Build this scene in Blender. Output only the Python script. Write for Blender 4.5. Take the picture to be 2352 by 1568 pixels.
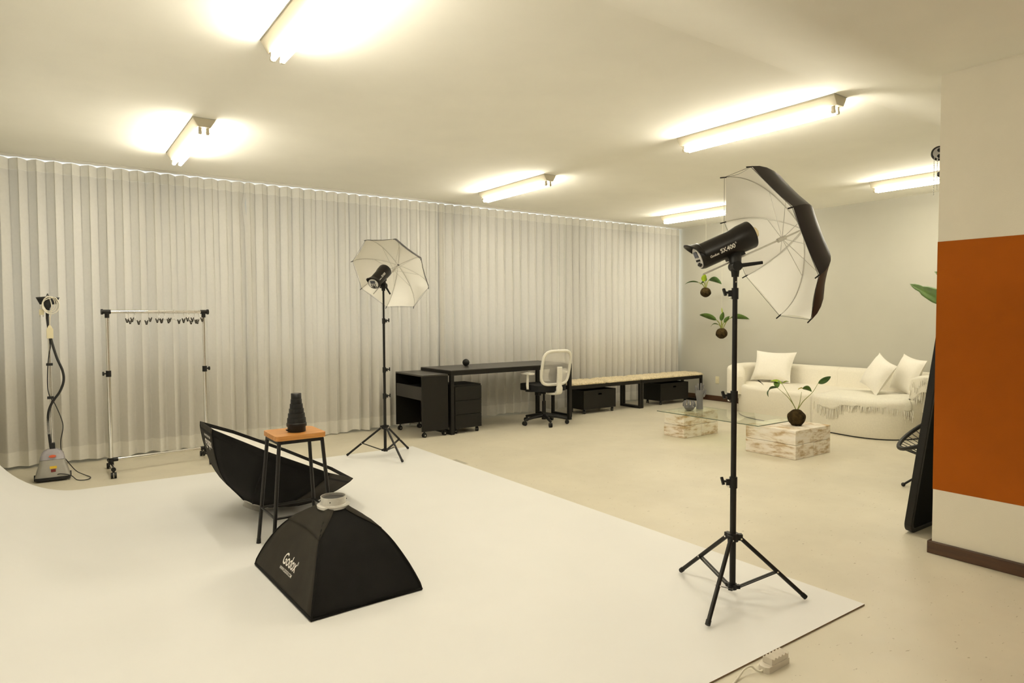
import bpy, bmesh, math, random
from mathutils import Vector, Matrix
random.seed(7)
PI = math.pi
SC = bpy.context.scene
COL = SC.collection
for o in list(bpy.data.objects):
    bpy.data.objects.remove(o, do_unlink=True)

# ------------------------------------------------------------------ camera
cam_d = bpy.data.cameras.new('camera')
cam = bpy.data.objects.new('camera', cam_d)
COL.objects.link(cam)
SC.camera = cam
cam_d.sensor_fit = 'HORIZONTAL'
cam_d.sensor_width = 36.0
cam_d.lens = 36.0 * 1511.545 / 2352.0
cam_d.clip_start = 0.05
cam_d.clip_end = 200
yaw, pitch, roll = (math.radians(a) for a in (54.674, -2.2277, -0.2431))
fw = Vector((math.cos(yaw) * math.cos(pitch), math.sin(yaw) * math.cos(pitch), math.sin(pitch)))
r0 = Vector((math.sin(yaw), -math.cos(yaw), 0))
u0 = r0.cross(fw)
rt = r0 * math.cos(roll) + u0 * math.sin(roll)
up = u0 * math.cos(roll) - r0 * math.sin(roll)
cm = Matrix.Identity(4)
for i in range(3):
    cm[i][0], cm[i][1], cm[i][2] = rt[i], up[i], -fw[i]
cm.translation = Vector((0, 0, 1.41))
cam.matrix_world = cm

# ------------------------------------------------------------------ sky behind the curtains, exposure
world = bpy.data.worlds.new('world')
SC.world = world
world.use_nodes = True
wb = world.node_tree.nodes['Background']
wb.inputs[0].default_value = (0.95, 0.95, 1.0, 1)
wb.inputs[1].default_value = 2.6
SC.view_settings.view_transform = 'Standard'
SC.view_settings.look = 'None'
SC.view_settings.gamma = 1.0
SC.view_settings.exposure = 0.0
SC.view_settings.use_curve_mapping = False
LAMP_COLOR = (1.0, 0.93, 0.775)
LAMP_POWER = 90.0

# ------------------------------------------------------------------ materials
MATS = {}
def mat(name, col, rough=0.6, metal=0.0, noise=0.0, nscale=20.0, bump=0.0, bscale=80.0, spec=0.5, trans=0.0, stretch=None, sheen=0.0):
    m = bpy.data.materials.new(name)
    m.use_nodes = True
    nt = m.node_tree
    b = nt.nodes['Principled BSDF']
    b.inputs['Base Color'].default_value = (*col, 1)
    b.inputs['Roughness'].default_value = rough
    b.inputs['Metallic'].default_value = metal
    b.inputs['Specular IOR Level'].default_value = spec
    if sheen:
        b.inputs['Sheen Weight'].default_value = sheen
    tc = nt.nodes.new('ShaderNodeTexCoord')
    mp = nt.nodes.new('ShaderNodeMapping')
    if stretch:
        mp.inputs['Scale'].default_value = stretch
    nt.links.new(tc.outputs['Object'], mp.inputs[0])
    if noise > 0:
        n = nt.nodes.new('ShaderNodeTexNoise')
        n.inputs['Scale'].default_value = nscale
        n.inputs['Detail'].default_value = 4
        r = nt.nodes.new('ShaderNodeValToRGB')
        r.color_ramp.elements[0].position = 0.3
        r.color_ramp.elements[1].position = 0.7
        r.color_ramp.elements[0].color = (*[max(0, c * (1 - noise)) for c in col], 1)
        r.color_ramp.elements[1].color = (*[min(1, c * (1 + noise)) for c in col], 1)
        nt.links.new(mp.outputs[0], n.inputs['Vector'])
        nt.links.new(n.outputs['Fac'], r.inputs[0])
        nt.links.new(r.outputs[0], b.inputs['Base Color'])
    if bump > 0:
        n2 = nt.nodes.new('ShaderNodeTexNoise')
        n2.inputs['Scale'].default_value = bscale
        n2.inputs['Detail'].default_value = 3
        bp = nt.nodes.new('ShaderNodeBump')
        bp.inputs['Strength'].default_value = bump
        bp.inputs['Distance'].default_value = 0.01
        nt.links.new(mp.outputs[0], n2.inputs['Vector'])
        nt.links.new(n2.outputs['Fac'], bp.inputs['Height'])
        nt.links.new(bp.outputs[0], b.inputs['Normal'])
    if trans > 0:
        out = nt.nodes['Material Output']
        t = nt.nodes.new('ShaderNodeBsdfTranslucent')
        t.inputs[0].default_value = (*col, 1)
        mx = nt.nodes.new('ShaderNodeMixShader')
        mx.inputs[0].default_value = trans
        nt.links.new(b.outputs[0], mx.inputs[1])
        nt.links.new(t.outputs[0], mx.inputs[2])
        nt.links.new(mx.outputs[0], out.inputs[0])
    MATS[name] = m
    return m

def emit(name, col, strength):
    m = bpy.data.materials.new(name)
    m.use_nodes = True
    nt = m.node_tree
    nt.nodes.remove(nt.nodes['Principled BSDF'])
    e = nt.nodes.new('ShaderNodeEmission')
    e.inputs[0].default_value = (*col, 1)
    e.inputs[1].default_value = strength
    nt.links.new(e.outputs[0], nt.nodes['Material Output'].inputs[0])
    MATS[name] = m
    return m

def thin_glass(name, tint, refl=0.12):
    m = bpy.data.materials.new(name)
    m.use_nodes = True
    nt = m.node_tree
    nt.nodes.remove(nt.nodes['Principled BSDF'])
    t = nt.nodes.new('ShaderNodeBsdfTransparent')
    t.inputs[0].default_value = (*tint, 1)
    g = nt.nodes.new('ShaderNodeBsdfGlossy')
    g.inputs['Roughness'].default_value = 0.02
    fr = nt.nodes.new('ShaderNodeLayerWeight')
    fr.inputs[0].default_value = refl
    mx = nt.nodes.new('ShaderNodeMixShader')
    ge = nt.nodes.new('ShaderNodeNewGeometry')
    inv = nt.nodes.new('ShaderNodeMath')
    inv.operation = 'SUBTRACT'
    inv.inputs[0].default_value = 1.0
    mul = nt.nodes.new('ShaderNodeMath')
    mul.operation = 'MULTIPLY'
    nt.links.new(ge.outputs['Backfacing'], inv.inputs[1])
    nt.links.new(fr.outputs['Fresnel'], mul.inputs[0])
    nt.links.new(inv.outputs[0], mul.inputs[1])
    nt.links.new(mul.outputs[0], mx.inputs[0])
    nt.links.new(t.outputs[0], mx.inputs[1])
    nt.links.new(g.outputs[0], mx.inputs[2])
    nt.links.new(mx.outputs[0], nt.nodes['Material Output'].inputs[0])
    MATS[name] = m
    return m

def speckled(name, base, dark, rough):
    m = mat(name, base, rough)
    nt = m.node_tree
    b = nt.nodes['Principled BSDF']
    tc = nt.nodes.new('ShaderNodeTexCoord')
    cloud = nt.nodes.new('ShaderNodeTexNoise')
    cloud.inputs['Scale'].default_value = 1.6
    cloud.inputs['Detail'].default_value = 5
    cr = nt.nodes.new('ShaderNodeValToRGB')
    cr.color_ramp.elements[0].position = 0.32
    cr.color_ramp.elements[1].position = 0.68
    cr.color_ramp.elements[0].color = (*[c * 0.94 for c in base], 1)
    cr.color_ramp.elements[1].color = (*[c * 1.05 for c in base], 1)
    mp = nt.nodes.new('ShaderNodeMapping')
    mp.inputs['Scale'].default_value = (1.0, 2.4, 1.0)
    mp.inputs['Rotation'].default_value = (0, 0, 0.6)
    sp = nt.nodes.new('ShaderNodeTexNoise')
    sp.inputs['Scale'].default_value = 26
    sp.inputs['Detail'].default_value = 2
    sr = nt.nodes.new('ShaderNodeValToRGB')
    sr.color_ramp.elements[0].position = 0.685
    sr.color_ramp.elements[1].position = 0.74
    sr.color_ramp.elements[0].color = (0, 0, 0, 1)
    sr.color_ramp.elements[1].color = (0.7, 0.7, 0.7, 1)
    mx = nt.nodes.new('ShaderNodeMixRGB')
    mx.inputs[2].default_value = (*dark, 1)
    nt.links.new(tc.outputs['Object'], cloud.inputs['Vector'])
    nt.links.new(tc.outputs['Object'], mp.inputs[0])
    nt.links.new(mp.outputs[0], sp.inputs['Vector'])
    nt.links.new(cloud.outputs['Fac'], cr.inputs[0])
    nt.links.new(sp.outputs['Fac'], sr.inputs[0])
    nt.links.new(sr.outputs[0], mx.inputs[0])
    nt.links.new(cr.outputs[0], mx.inputs[1])
    nt.links.new(mx.outputs[0], b.inputs['Base Color'])
    n2 = nt.nodes.new('ShaderNodeTexNoise')
    n2.inputs['Scale'].default_value = 9
    rr = nt.nodes.new('ShaderNodeMapRange')
    rr.inputs['To Min'].default_value = rough - 0.1
    rr.inputs['To Max'].default_value = rough + 0.12
    nt.links.new(tc.outputs['Object'], n2.inputs['Vector'])
    nt.links.new(n2.outputs['Fac'], rr.inputs[0])
    nt.links.new(rr.outputs[0], b.inputs['Roughness'])
    return m

def whitewash(name):
    """old timber with worn white paint: bare wood shows in rectangular streaks"""
    m = mat(name, (0.8, 0.75, 0.66), 0.8)
    nt = m.node_tree
    b = nt.nodes['Principled BSDF']
    tc = nt.nodes.new('ShaderNodeTexCoord')
    mp = nt.nodes.new('ShaderNodeMapping')
    mp.inputs['Scale'].default_value = (7.0, 5.0, 22.0)
    n = nt.nodes.new('ShaderNodeTexNoise')
    n.inputs['Scale'].default_value = 1.0
    n.inputs['Detail'].default_value = 5
    n.inputs['Roughness'].default_value = 0.65
    r = nt.nodes.new('ShaderNodeValToRGB')
    e = r.color_ramp.elements
    e[0].position = 0.37
    e[0].color = (0.86, 0.80, 0.71, 1)
    e[1].position = 0.63
    e[1].color = (0.50, 0.36, 0.20, 1)
    mid = e.new(0.50)
    mid.color = (0.80, 0.72, 0.59, 1)
    nt.links.new(tc.outputs['Object'], mp.inputs[0])
    nt.links.new(mp.outputs[0], n.inputs['Vector'])
    nt.links.new(n.outputs['Fac'], r.inputs[0])
    nt.links.new(r.outputs[0], b.inputs['Base Color'])
    bp = nt.nodes.new('ShaderNodeBump')
    bp.inputs['Strength'].default_value = 0.5
    bp.inputs['Distance'].default_value = 0.01
    nt.links.new(n.outputs['Fac'], bp.inputs['Height'])
    nt.links.new(bp.outputs[0], b.inputs['Normal'])
    return m

def wood(name, a, c, axis_scale, rough=0.45):
    m = mat(name, a, rough)
    nt = m.node_tree
    b = nt.nodes['Principled BSDF']
    tc = nt.nodes.new('ShaderNodeTexCoord')
    mp = nt.nodes.new('ShaderNodeMapping')
    mp.inputs['Scale'].default_value = axis_scale
    n = nt.nodes.new('ShaderNodeTexNoise')
    n.inputs['Scale'].default_value = 3
    n.inputs['Detail'].default_value = 6
    n.inputs['Distortion'].default_value = 0.6
    r = nt.nodes.new('ShaderNodeValToRGB')
    r.color_ramp.elements[0].position = 0.35
    r.color_ramp.elements[1].position = 0.7
    r.color_ramp.elements[0].color = (*a, 1)
    r.color_ramp.elements[1].color = (*c, 1)
    nt.links.new(tc.outputs['Object'], mp.inputs[0])
    nt.links.new(mp.outputs[0], n.inputs['Vector'])
    nt.links.new(n.outputs['Fac'], r.inputs[0])
    nt.links.new(r.outputs[0], b.inputs['Base Color'])
    return m

mat('ceiling_paint', (0.945, 0.925, 0.845), 0.95, noise=0.015, nscale=3, bump=0.05, bscale=200, spec=0.2)
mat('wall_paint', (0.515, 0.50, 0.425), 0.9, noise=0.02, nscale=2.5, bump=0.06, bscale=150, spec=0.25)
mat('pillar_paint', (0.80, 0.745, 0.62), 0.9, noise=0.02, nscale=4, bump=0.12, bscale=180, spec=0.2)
mat('orange_paint', (0.355, 0.085, 0.0025), 0.85, noise=0.04, nscale=6, bump=0.12, bscale=180, spec=0.2)
mat('window_wall', (0.7, 0.68, 0.62), 0.9, noise=0.02, nscale=3)
speckled('floor_vinyl', (0.65, 0.595, 0.465), (0.31, 0.25, 0.15), 0.42)
mat('backdrop_white', (0.81, 0.80, 0.77), 0.5, noise=0.012, nscale=2.2, spec=0.35)
mat('board_edge', (0.20, 0.13, 0.07), 0.8, noise=0.15, nscale=30)
wood('baseboard_wood', (0.050, 0.022, 0.010), (0.085, 0.040, 0.018), (12, 1, 12), 0.4)
mat('curtain_sheer', (0.67, 0.64, 0.575), 0.9, noise=0.02, nscale=40, spec=0.1, trans=0.12)
mat('curtain_band', (0.775, 0.745, 0.67), 0.9, noise=0.02, nscale=40, spec=0.1, trans=0.07)
mat('rail_white', (0.7, 0.68, 0.62), 0.5, noise=0.02)
thin_glass('window_glass', (0.95, 0.98, 0.97), 0.05)
mat('frame_alu', (0.55, 0.54, 0.5), 0.4, 0.6, noise=0.03)
mat('fixture_enamel', (0.62, 0.565, 0.43), 0.45, noise=0.02, nscale=6)
mat('fixture_side', (0.78, 0.73, 0.60), 0.45, noise=0.02, nscale=6)
emit('tube_light', LAMP_COLOR, LAMP_POWER)
mat('stand_black', (0.009, 0.0078, 0.006), 0.42, 0.0, noise=0.1, nscale=40, spec=0.3)
mat('black_plastic', (0.0085, 0.008, 0.007), 0.48, noise=0.12, nscale=60, spec=0.3)
mat('flash_shell', (0.010, 0.0078, 0.006), 0.38, noise=0.15, nscale=90, bump=0.03, bscale=400, spec=0.3)
mat('flash_panel', (0.62, 0.60, 0.55), 0.4, noise=0.03)
mat('screen_grey', (0.075, 0.08, 0.10), 0.25, noise=0.08)
mat('print_white', (0.82, 0.79, 0.72), 0.6, noise=0.02)
mat('chrome', (0.80, 0.78, 0.74), 0.14, 1.0, noise=0.02, nscale=12)
mat('brushed_metal', (0.62, 0.60, 0.55), 0.45, 0.85, noise=0.05, nscale=60)
mat('bulb_glass', (0.80, 0.68, 0.42), 0.25, noise=0.04)
mat('umbrella_white', (0.93, 0.905, 0.83), 0.7, noise=0.01, nscale=8, spec=0.3)
mat('umbrella_black', (0.018, 0.0145, 0.015), 0.42, noise=0.12, nscale=10, spec=0.4)
mat('softbox_cloth', (0.0065, 0.0058, 0.0048), 0.8, noise=0.2, nscale=14, bump=0.25, bscale=600, spec=0.18)
mat('softbox_flap_and_lit_end', (0.030, 0.026, 0.0195), 0.85, noise=0.15, nscale=10, bump=0.25, bscale=600, spec=0.2)  # flap cloth, also the brighter colour for the octagonal softbox's lit end panels
mat('diffuser_white', (0.86, 0.83, 0.76), 0.8, noise=0.01, trans=0.15)
wood('stool_wood', (0.46, 0.19, 0.042), (0.62, 0.29, 0.075), (2.5, 26, 26), 0.42)
mat('stool_steel', (0.010, 0.0085, 0.007), 0.42, 0.0, noise=0.1, spec=0.35)
mat('black_wood', (0.0085, 0.0074, 0.0052), 0.5, noise=0.14, nscale=9, stretch=(1, 1, 14), spec=0.25)
mat('black_top', (0.024, 0.021, 0.017), 0.34, noise=0.14, nscale=9, spec=0.6)
mat('grey_drawer', (0.030, 0.028, 0.025), 0.5, noise=0.06, nscale=9, spec=0.3)
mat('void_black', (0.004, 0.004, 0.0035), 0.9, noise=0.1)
mat('black_steel', (0.008, 0.007, 0.0055), 0.45, 0.0, noise=0.1, nscale=15, spec=0.28)
mat('white_plastic', (0.80, 0.77, 0.68), 0.4, noise=0.015)
mat('seat_black', (0.006, 0.006, 0.006), 0.95, noise=0.2, nscale=60)
mat('pad_grey', (0.02, 0.019, 0.017), 0.85, noise=0.1)
mat('shaggy_cream', (0.74, 0.63, 0.42), 0.95, noise=0.18, nscale=45, bump=0.8, bscale=140)
mat('boucle_cream', (0.87, 0.82, 0.69), 0.95, noise=0.03, nscale=60, bump=0.35, bscale=260, sheen=0.15)
mat('cushion_cream', (0.89, 0.85, 0.75), 0.95, noise=0.02, nscale=50, bump=0.12, bscale=300, sheen=0.15)
mat('throw_cream', (0.88, 0.84, 0.71), 0.95, noise=0.05, nscale=70, bump=0.5, bscale=220, sheen=0.15)
whitewash('whitewashed_wood')
thin_glass('table_glass', (0.94, 0.965, 0.92), 0.20)
mat('glass_edge', (0.10, 0.13, 0.09), 0.2, noise=0.05)
mat('grey_ceramic', (0.17, 0.165, 0.165), 0.4, noise=0.06, nscale=25)
mat('moss_ball', (0.042, 0.028, 0.010), 1.0, noise=0.6, nscale=26, bump=1.0, bscale=70, spec=0.1)
mat('leaf_green', (0.07, 0.135, 0.015), 0.42, noise=0.25, nscale=14, trans=0.2)
mat('leaf_deep', (0.055, 0.12, 0.025), 0.4, noise=0.25, nscale=14, trans=0.15)
mat('leaf_yellow', (0.55, 0.46, 0.03), 0.5, noise=0.3, nscale=12, trans=0.2)
mat('leaf_lime', (0.30, 0.42, 0.015), 0.5, noise=0.2, nscale=12, trans=0.2)
mat('stem_green', (0.22, 0.24, 0.05), 0.6, noise=0.15, nscale=30)
mat('thread', (0.75, 0.70, 0.55), 0.5, noise=0.02)
mat('mirror_frame', (0.008, 0.007, 0.0055), 0.45, noise=0.12, nscale=12, spec=0.3)
mat('mirror_back', (0.004, 0.0035, 0.003), 0.8, noise=0.1, spec=0.15)
mat('mirror_silver', (0.85, 0.85, 0.85), 0.02, 1.0, noise=0.005)
mat('cord_black', (0.013, 0.013, 0.013), 0.5, noise=0.1)
mat('steamer_silver', (0.42, 0.405, 0.365), 0.38, 0.45, noise=0.03, nscale=30)
mat('steamer_tank', (0.36, 0.34, 0.36), 0.18, noise=0.06, nscale=10)
mat('steamer_dark', (0.012, 0.012, 0.012), 0.5, noise=0.1)
mat('label_red', (0.62, 0.10, 0.03), 0.5, noise=0.15, nscale=60)
mat('switch_red', (0.16, 0.012, 0.006), 0.35, noise=0.1)
mat('label_yellow', (0.78, 0.52, 0.03), 0.5, noise=0.06)
mat('plug_cream', (0.78, 0.70, 0.46), 0.45, noise=0.03)
mat('cord_white', (0.76, 0.71, 0.58), 0.5, noise=0.02)
mat('clip_dark', (0.035, 0.03, 0.022), 0.35, 0.5, noise=0.2, nscale=50)
mat('strip_plastic', (0.66, 0.60, 0.50), 0.45, noise=0.03)
mat('socket_cream', (0.74, 0.68, 0.46), 0.45, noise=0.02)
mat('clear_tape', (0.62, 0.58, 0.47), 0.2, noise=0.03)
mat('pot_grey', (0.3, 0.28, 0.25), 0.7, noise=0.1)

# ------------------------------------------------------------------ mesh helpers
class MB:
    def __init__(self):
        self.v, self.f, self.s, self.mi = [], [], [], []
    def add(self, vs, fs, smooth=False, mi=0):
        b = len(self.v)
        self.v += [Vector(p) for p in vs]
        for f in fs:
            self.f.append([b + i for i in f])
            self.s.append(smooth)
            self.mi.append(mi)
        return self
    def box(self, lo, hi, mi=0):
        x0, y0, z0 = lo
        x1, y1, z1 = hi
        return self.add([(x0, y0, z0), (x1, y0, z0), (x1, y1, z0), (x0, y1, z0), (x0, y0, z1), (x1, y0, z1), (x1, y1, z1), (x0, y1, z1)],
                        [(3, 2, 1, 0), (4, 5, 6, 7), (0, 1, 5, 4), (1, 2, 6, 5), (2, 3, 7, 6), (3, 0, 4, 7)], False, mi)
    def obox(self, c, sx, sy, sz, M=None, mi=0):
        """oriented box, M 3x3 with axes as columns"""
        M = M or Matrix.Identity(3)
        c = Vector(c)
        p = []
        for dz in (-1, 1):
            for dx, dy in ((-1, -1), (1, -1), (1, 1), (-1, 1)):
                p.append(c + M @ Vector((dx * sx / 2, dy * sy / 2, dz * sz / 2)))
        return self.add(p, [(3, 2, 1, 0), (4, 5, 6, 7), (0, 1, 5, 4), (1, 2, 6, 5), (2, 3, 7, 6), (3, 0, 4, 7)], False, mi)
    def bar(self, a, b, w, h=None, upv=(0, 0, 1)):
        a, b = Vector(a), Vector(b)
        h = h or w
        z = (b - a).normalized()
        x = Vector(upv).cross(z)
        if x.length < 1e-4:
            x = Vector((1, 0, 0)).cross(z)
        x.normalize()
        y = z.cross(x)
        M = Matrix((x, y, z)).transposed()
        return self.obox((a + b) / 2, w, h, (b - a).length, M)
    def tube(self, path, r, n=10, cap=True, closed=False, smooth=True):
        path = [Vector(p) for p in path]
        m = len(path)
        rs = r if isinstance(r, (list, tuple)) else [r] * m
        vs, fs = [], []
        prev = None
        for i, p in enumerate(path):
            if closed:
                t = path[(i + 1) % m] - path[i - 1]
            else:
                t = path[min(i + 1, m - 1)] - path[max(i - 1, 0)]
            t = t.normalized() if t.length > 1e-9 else Vector((0, 0, 1))
            if prev is None:
                a = Vector((0, 0, 1)) if abs(t.z) < 0.9 else Vector((1, 0, 0))
                x = a.cross(t).normalized()
            else:
                x = (prev - t * prev.dot(t))
                x = x.normalized() if x.length > 1e-6 else Vector((1, 0, 0))
            prev = x
            y = t.cross(x)
            for k in range(n):
                an = 2 * PI * k / n
                vs.append(p + (x * math.cos(an) + y * math.sin(an)) * rs[i])
        for i in range(m if closed else m - 1):
            j = (i + 1) % m
            for k in range(n):
                l = (k + 1) % n
                fs.append((i * n + k, i * n + l, j * n + l, j * n + k))
        self.add(vs, fs, smooth)
        if cap and not closed:
            self.add(vs[:n], [tuple(range(n))[::-1]])
            self.add(vs[-n:], [tuple(range(n))])
        return self
    def cyl(self, a, b, r, r2=None, n=16, smooth=True):
        return self.tube([a, b], [r, r if r2 is None else r2], n, True, False, smooth)
    def lathe(self, prof, n=24, origin=(0, 0, 0), M=None, cap=True, smooth=True):
        """prof: list of (radius, height) along local z"""
        M = M or Matrix.Identity(3)
        o = Vector(origin)
        vs, fs = [], []
        for r, h in prof:
            for k in range(n):
                a = 2 * PI * k / n
                vs.append(o + M @ Vector((r * math.cos(a), r * math.sin(a), h)))
        for i in range(len(prof) - 1):
            for k in range(n):
                l = (k + 1) % n
                fs.append((i * n + k, i * n + l, (i + 1) * n + l, (i + 1) * n + k))
        self.add(vs, fs, smooth)
        if cap:
            self.add(vs[:n], [tuple(range(n))[::-1]])
            self.add(vs[-n:], [tuple(range(n))])
        return self
    def sphere(self, c, r, n=16, m=10, sc=(1, 1, 1), jit=0.0):
        c = Vector(c)
        vs, fs = [c + Vector((0, 0, -r * sc[2]))], []
        for i in range(1, m):
            t = PI * i / m
            for k in range(n):
                a = 2 * PI * k / n
                q = 1 + random.uniform(-jit, jit)
                vs.append(c + Vector((r * sc[0] * math.sin(t) * math.cos(a) * q, r * sc[1] * math.sin(t) * math.sin(a) * q, -r * sc[2] * math.cos(t) * q)))
        vs.append(c + Vector((0, 0, r * sc[2])))
        for k in range(n):
            l = (k + 1) % n
            fs.append((0, 1 + l, 1 + k))
            fs.append((len(vs) - 1, 1 + (m - 2) * n + k, 1 + (m - 2) * n + l))
        for i in range(m - 2):
            for k in range(n):
                l = (k + 1) % n
                fs.append((1 + i * n + k, 1 + i * n + l, 1 + (i + 1) * n + l, 1 + (i + 1) * n + k))
        return self.add(vs, fs, True)
    def prism(self, poly, z0, z1, mi=0, smooth=False):
        n = len(poly)
        vs = [(x, y, z0) for x, y in poly] + [(x, y, z1) for x, y in poly]
        fs = [tuple(range(n))[::-1], tuple(range(n, 2 * n))]
        self.add(vs, fs, False, mi)
        self.add(vs, [(i, (i + 1) % n, n + (i + 1) % n, n + i) for i in range(n)], smooth, mi)
        return self
    def grid(self, fn, nu, nv, smooth=True, mi=0):
        vs = [fn(i / nu, j / nv) for j in range(nv + 1) for i in range(nu + 1)]
        fs = [(j * (nu + 1) + i, j * (nu + 1) + i + 1, (j + 1) * (nu + 1) + i + 1, (j + 1) * (nu + 1) + i) for j in range(nv) for i in range(nu)]
        return self.add(vs, fs, smooth, mi)

XF = {}
def finish(o, parent=None):
    COL.objects.link(o)
    if parent is not None:
        o.parent = parent
    return o

def obj(name, mb, material, parent=None, world=False, bevel=0.0, seg=2, solid=0.0, subsurf=0, mats=None, split=False):
    me = bpy.data.meshes.new(name)
    vs = mb.v
    if world and parent is not None:
        M = world_of(parent).inverted()
        vs = [M @ p for p in vs]
    me.from_pydata([tuple(p) for p in vs], [], mb.f)
    me.polygons.foreach_set('use_smooth', mb.s)
    me.polygons.foreach_set('material_index', mb.mi)
    for mm in (mats or [material]):
        me.materials.append(MATS[mm])
    me.update()
    o = bpy.data.objects.new(name, me)
    finish(o, parent)
    if solid:
        s = o.modifiers.new('solid', 'SOLIDIFY')
        s.thickness = solid
        s.offset = 0
    if bevel:
        b = o.modifiers.new('bevel', 'BEVEL')
        b.width = bevel
        b.segments = seg
        b.limit_method = 'ANGLE'
        b.angle_limit = math.radians(40)
    if split:
        es = o.modifiers.new('split', 'EDGE_SPLIT')
        es.split_angle = math.radians(28)
    if subsurf:
        s = o.modifiers.new('sub', 'SUBSURF')
        s.levels = subsurf
        s.render_levels = subsurf
    return o

def world_of(o):
    while o is not None:
        if o.name in XF:
            return XF[o.name]
        o = o.parent
    return Matrix.Identity(4)

def thing(name, label, cat, loc=(0, 0, 0), rotz=0.0, group=None):
    o = bpy.data.objects.new(name, None)
    COL.objects.link(o)
    o.empty_display_size = 0.05
    o.location = loc
    o.rotation_euler = (0, 0, rotz)
    o['label'] = label
    o['category'] = cat
    if group:
        o['group'] = group
    XF[o.name] = Matrix.Translation(Vector(loc)) @ Matrix.Rotation(rotz, 4, 'Z')
    return o

def tag(o, label, cat, group=None):
    o['label'] = label
    o['category'] = cat
    if group:
        o['group'] = group
    return o

def struct(o):
    o['kind'] = 'structure'
    return o

def copy_tree(o, parent=None):
    c = o.copy()
    COL.objects.link(c)
    c.parent = parent
    if o.name in XF:
        XF[c.name] = XF[o.name].copy()
    for ch in [x for x in bpy.data.objects if x.parent == o]:
        copy_tree(ch, c)
    return c

def arc(c, r, a0, a1, n, plane='xy'):
    out = []
    for i in range(n + 1):
        a = a0 + (a1 - a0) * i / n
        out.append((c[0] + r * math.cos(a), c[1] + r * math.sin(a)))
    return out

def rrect(x0, y0, x1, y1, r, n=5):
    return (arc((x1 - r, y1 - r), r, 0, PI / 2, n) + arc((x0 + r, y1 - r), r, PI / 2, PI, n) +
            arc((x0 + r, y0 + r), r, PI, 1.5 * PI, n) + arc((x1 - r, y0 + r), r, 1.5 * PI, 2 * PI, n))

def spline(pts, k=8):
    """Catmull-Rom through points"""
    P = [Vector(p) for p in pts]
    out = []
    for i in range(len(P) - 1):
        p0 = P[max(i - 1, 0)]; p1 = P[i]; p2 = P[i + 1]; p3 = P[min(i + 2, len(P) - 1)]
        for j in range(k):
            t = j / k
            out.append(0.5 * ((2 * p1) + (p2 - p0) * t + (2 * p0 - 5 * p1 + 4 * p2 - p3) * t * t + (3 * p1 - p0 - 3 * p2 + p3) * t ** 3))
    out.append(P[-1])
    return out

def axes(z, x=None):
    z = Vector(z).normalized()
    x = Vector(x) if x is not None else Vector((0, 0, 1))
    x = (x - z * x.dot(z)).normalized()
    y = z.cross(x)
    return Matrix((x, y, z)).transposed()

def text_verts(s, size, bold=0.0, spacing=1.0):
    cu = bpy.data.curves.new('t', 'FONT')
    cu.body = s
    cu.size = size
    cu.offset = bold
    cu.space_character = spacing
    cu.resolution_u = 3
    cu.align_x = 'LEFT'
    o = bpy.data.objects.new('t', cu)
    COL.objects.link(o)
    dg = bpy.context.evaluated_depsgraph_get()
    me = bpy.data.meshes.new_from_object(o.evaluated_get(dg))
    vs = [v.co.copy() for v in me.vertices]
    fs = [list(p.vertices) for p in me.polygons]
    bpy.data.objects.remove(o)
    bpy.data.curves.remove(cu)
    bpy.data.meshes.remove(me)
    w = max(v.x for v in vs)
    return vs, fs, w

# ================================================================== SETTING
H = 2.91
XF_WALL = 8.98       # far wall
YW = 7.86            # window wall
XL = -0.50           # wall behind the sweep
COLX, COLY = 4.245, 1.703   # pillar corner

struct(obj('floor', MB().box((-1.6, -3.2, -0.12), (9.4, 8.4, 0.0)), 'floor_vinyl'))
struct(obj('ceiling', MB().box((-1.6, -3.2, H), (9.4, 8.4, H + 0.12)), 'ceiling_paint'))
# the ceiling eases down to a lower level above the pillar wall
HL = 2.782
dp = [(2.415 - (2.415 - COLY) * i / 24, H + 0.0015 - (H + 0.0015 - HL) * (lambda k: k * k * (3 - 2 * k))(i / 24)) for i in range(25)] + [(-2.85, HL)]
dm = MB()
nd = len(dp)
dv = [(XL, y, z) for y, z in dp] + [(XF_WALL, y, z) for y, z in dp] + [(XL, 2.415, H + 0.05), (XL, -2.85, H + 0.05), (XF_WALL, 2.415, H + 0.05), (XF_WALL, -2.85, H + 0.05)]
dm.add(dv, [(i, nd + i, nd + i + 1, i + 1) for i in range(nd - 1)], True)
dm.add(dv, [(2 * nd, 2 * nd + 1, 2 * nd + 3, 2 * nd + 2), (0, 2 * nd, 2 * nd + 2, nd), (nd - 1, 2 * nd - 1, 2 * nd + 3, 2 * nd + 1)])
struct(obj('ceiling_drop', dm, 'ceiling_paint'))
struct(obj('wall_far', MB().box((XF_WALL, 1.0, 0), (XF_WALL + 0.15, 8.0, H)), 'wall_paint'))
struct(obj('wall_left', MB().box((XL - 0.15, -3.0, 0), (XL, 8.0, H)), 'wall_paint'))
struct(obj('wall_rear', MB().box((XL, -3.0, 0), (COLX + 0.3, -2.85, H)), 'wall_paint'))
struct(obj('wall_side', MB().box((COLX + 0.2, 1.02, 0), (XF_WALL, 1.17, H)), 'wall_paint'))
# pillar wall on the right with its orange band (band is real paint on the face)
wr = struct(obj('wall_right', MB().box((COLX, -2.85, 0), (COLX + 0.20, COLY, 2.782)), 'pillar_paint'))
ob = obj('painted_band', MB().box((COLX - 0.0015, -2.85, 0.381), (COLX + 0.10, COLY + 0.0015, 1.829)), 'orange_paint', wr)
bb = struct(obj('baseboard_right', MB().box((COLX - 0.018, -2.85, 0), (COLX + 0.2, COLY + 0.02, 0.072)), 'baseboard_wood', bevel=0.004))
struct(obj('baseboard_far', MB().box((XF_WALL - 0.016, 1.17, 0), (XF_WALL, 7.7, 0.085)), 'baseboard_wood', bevel=0.004))

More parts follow.
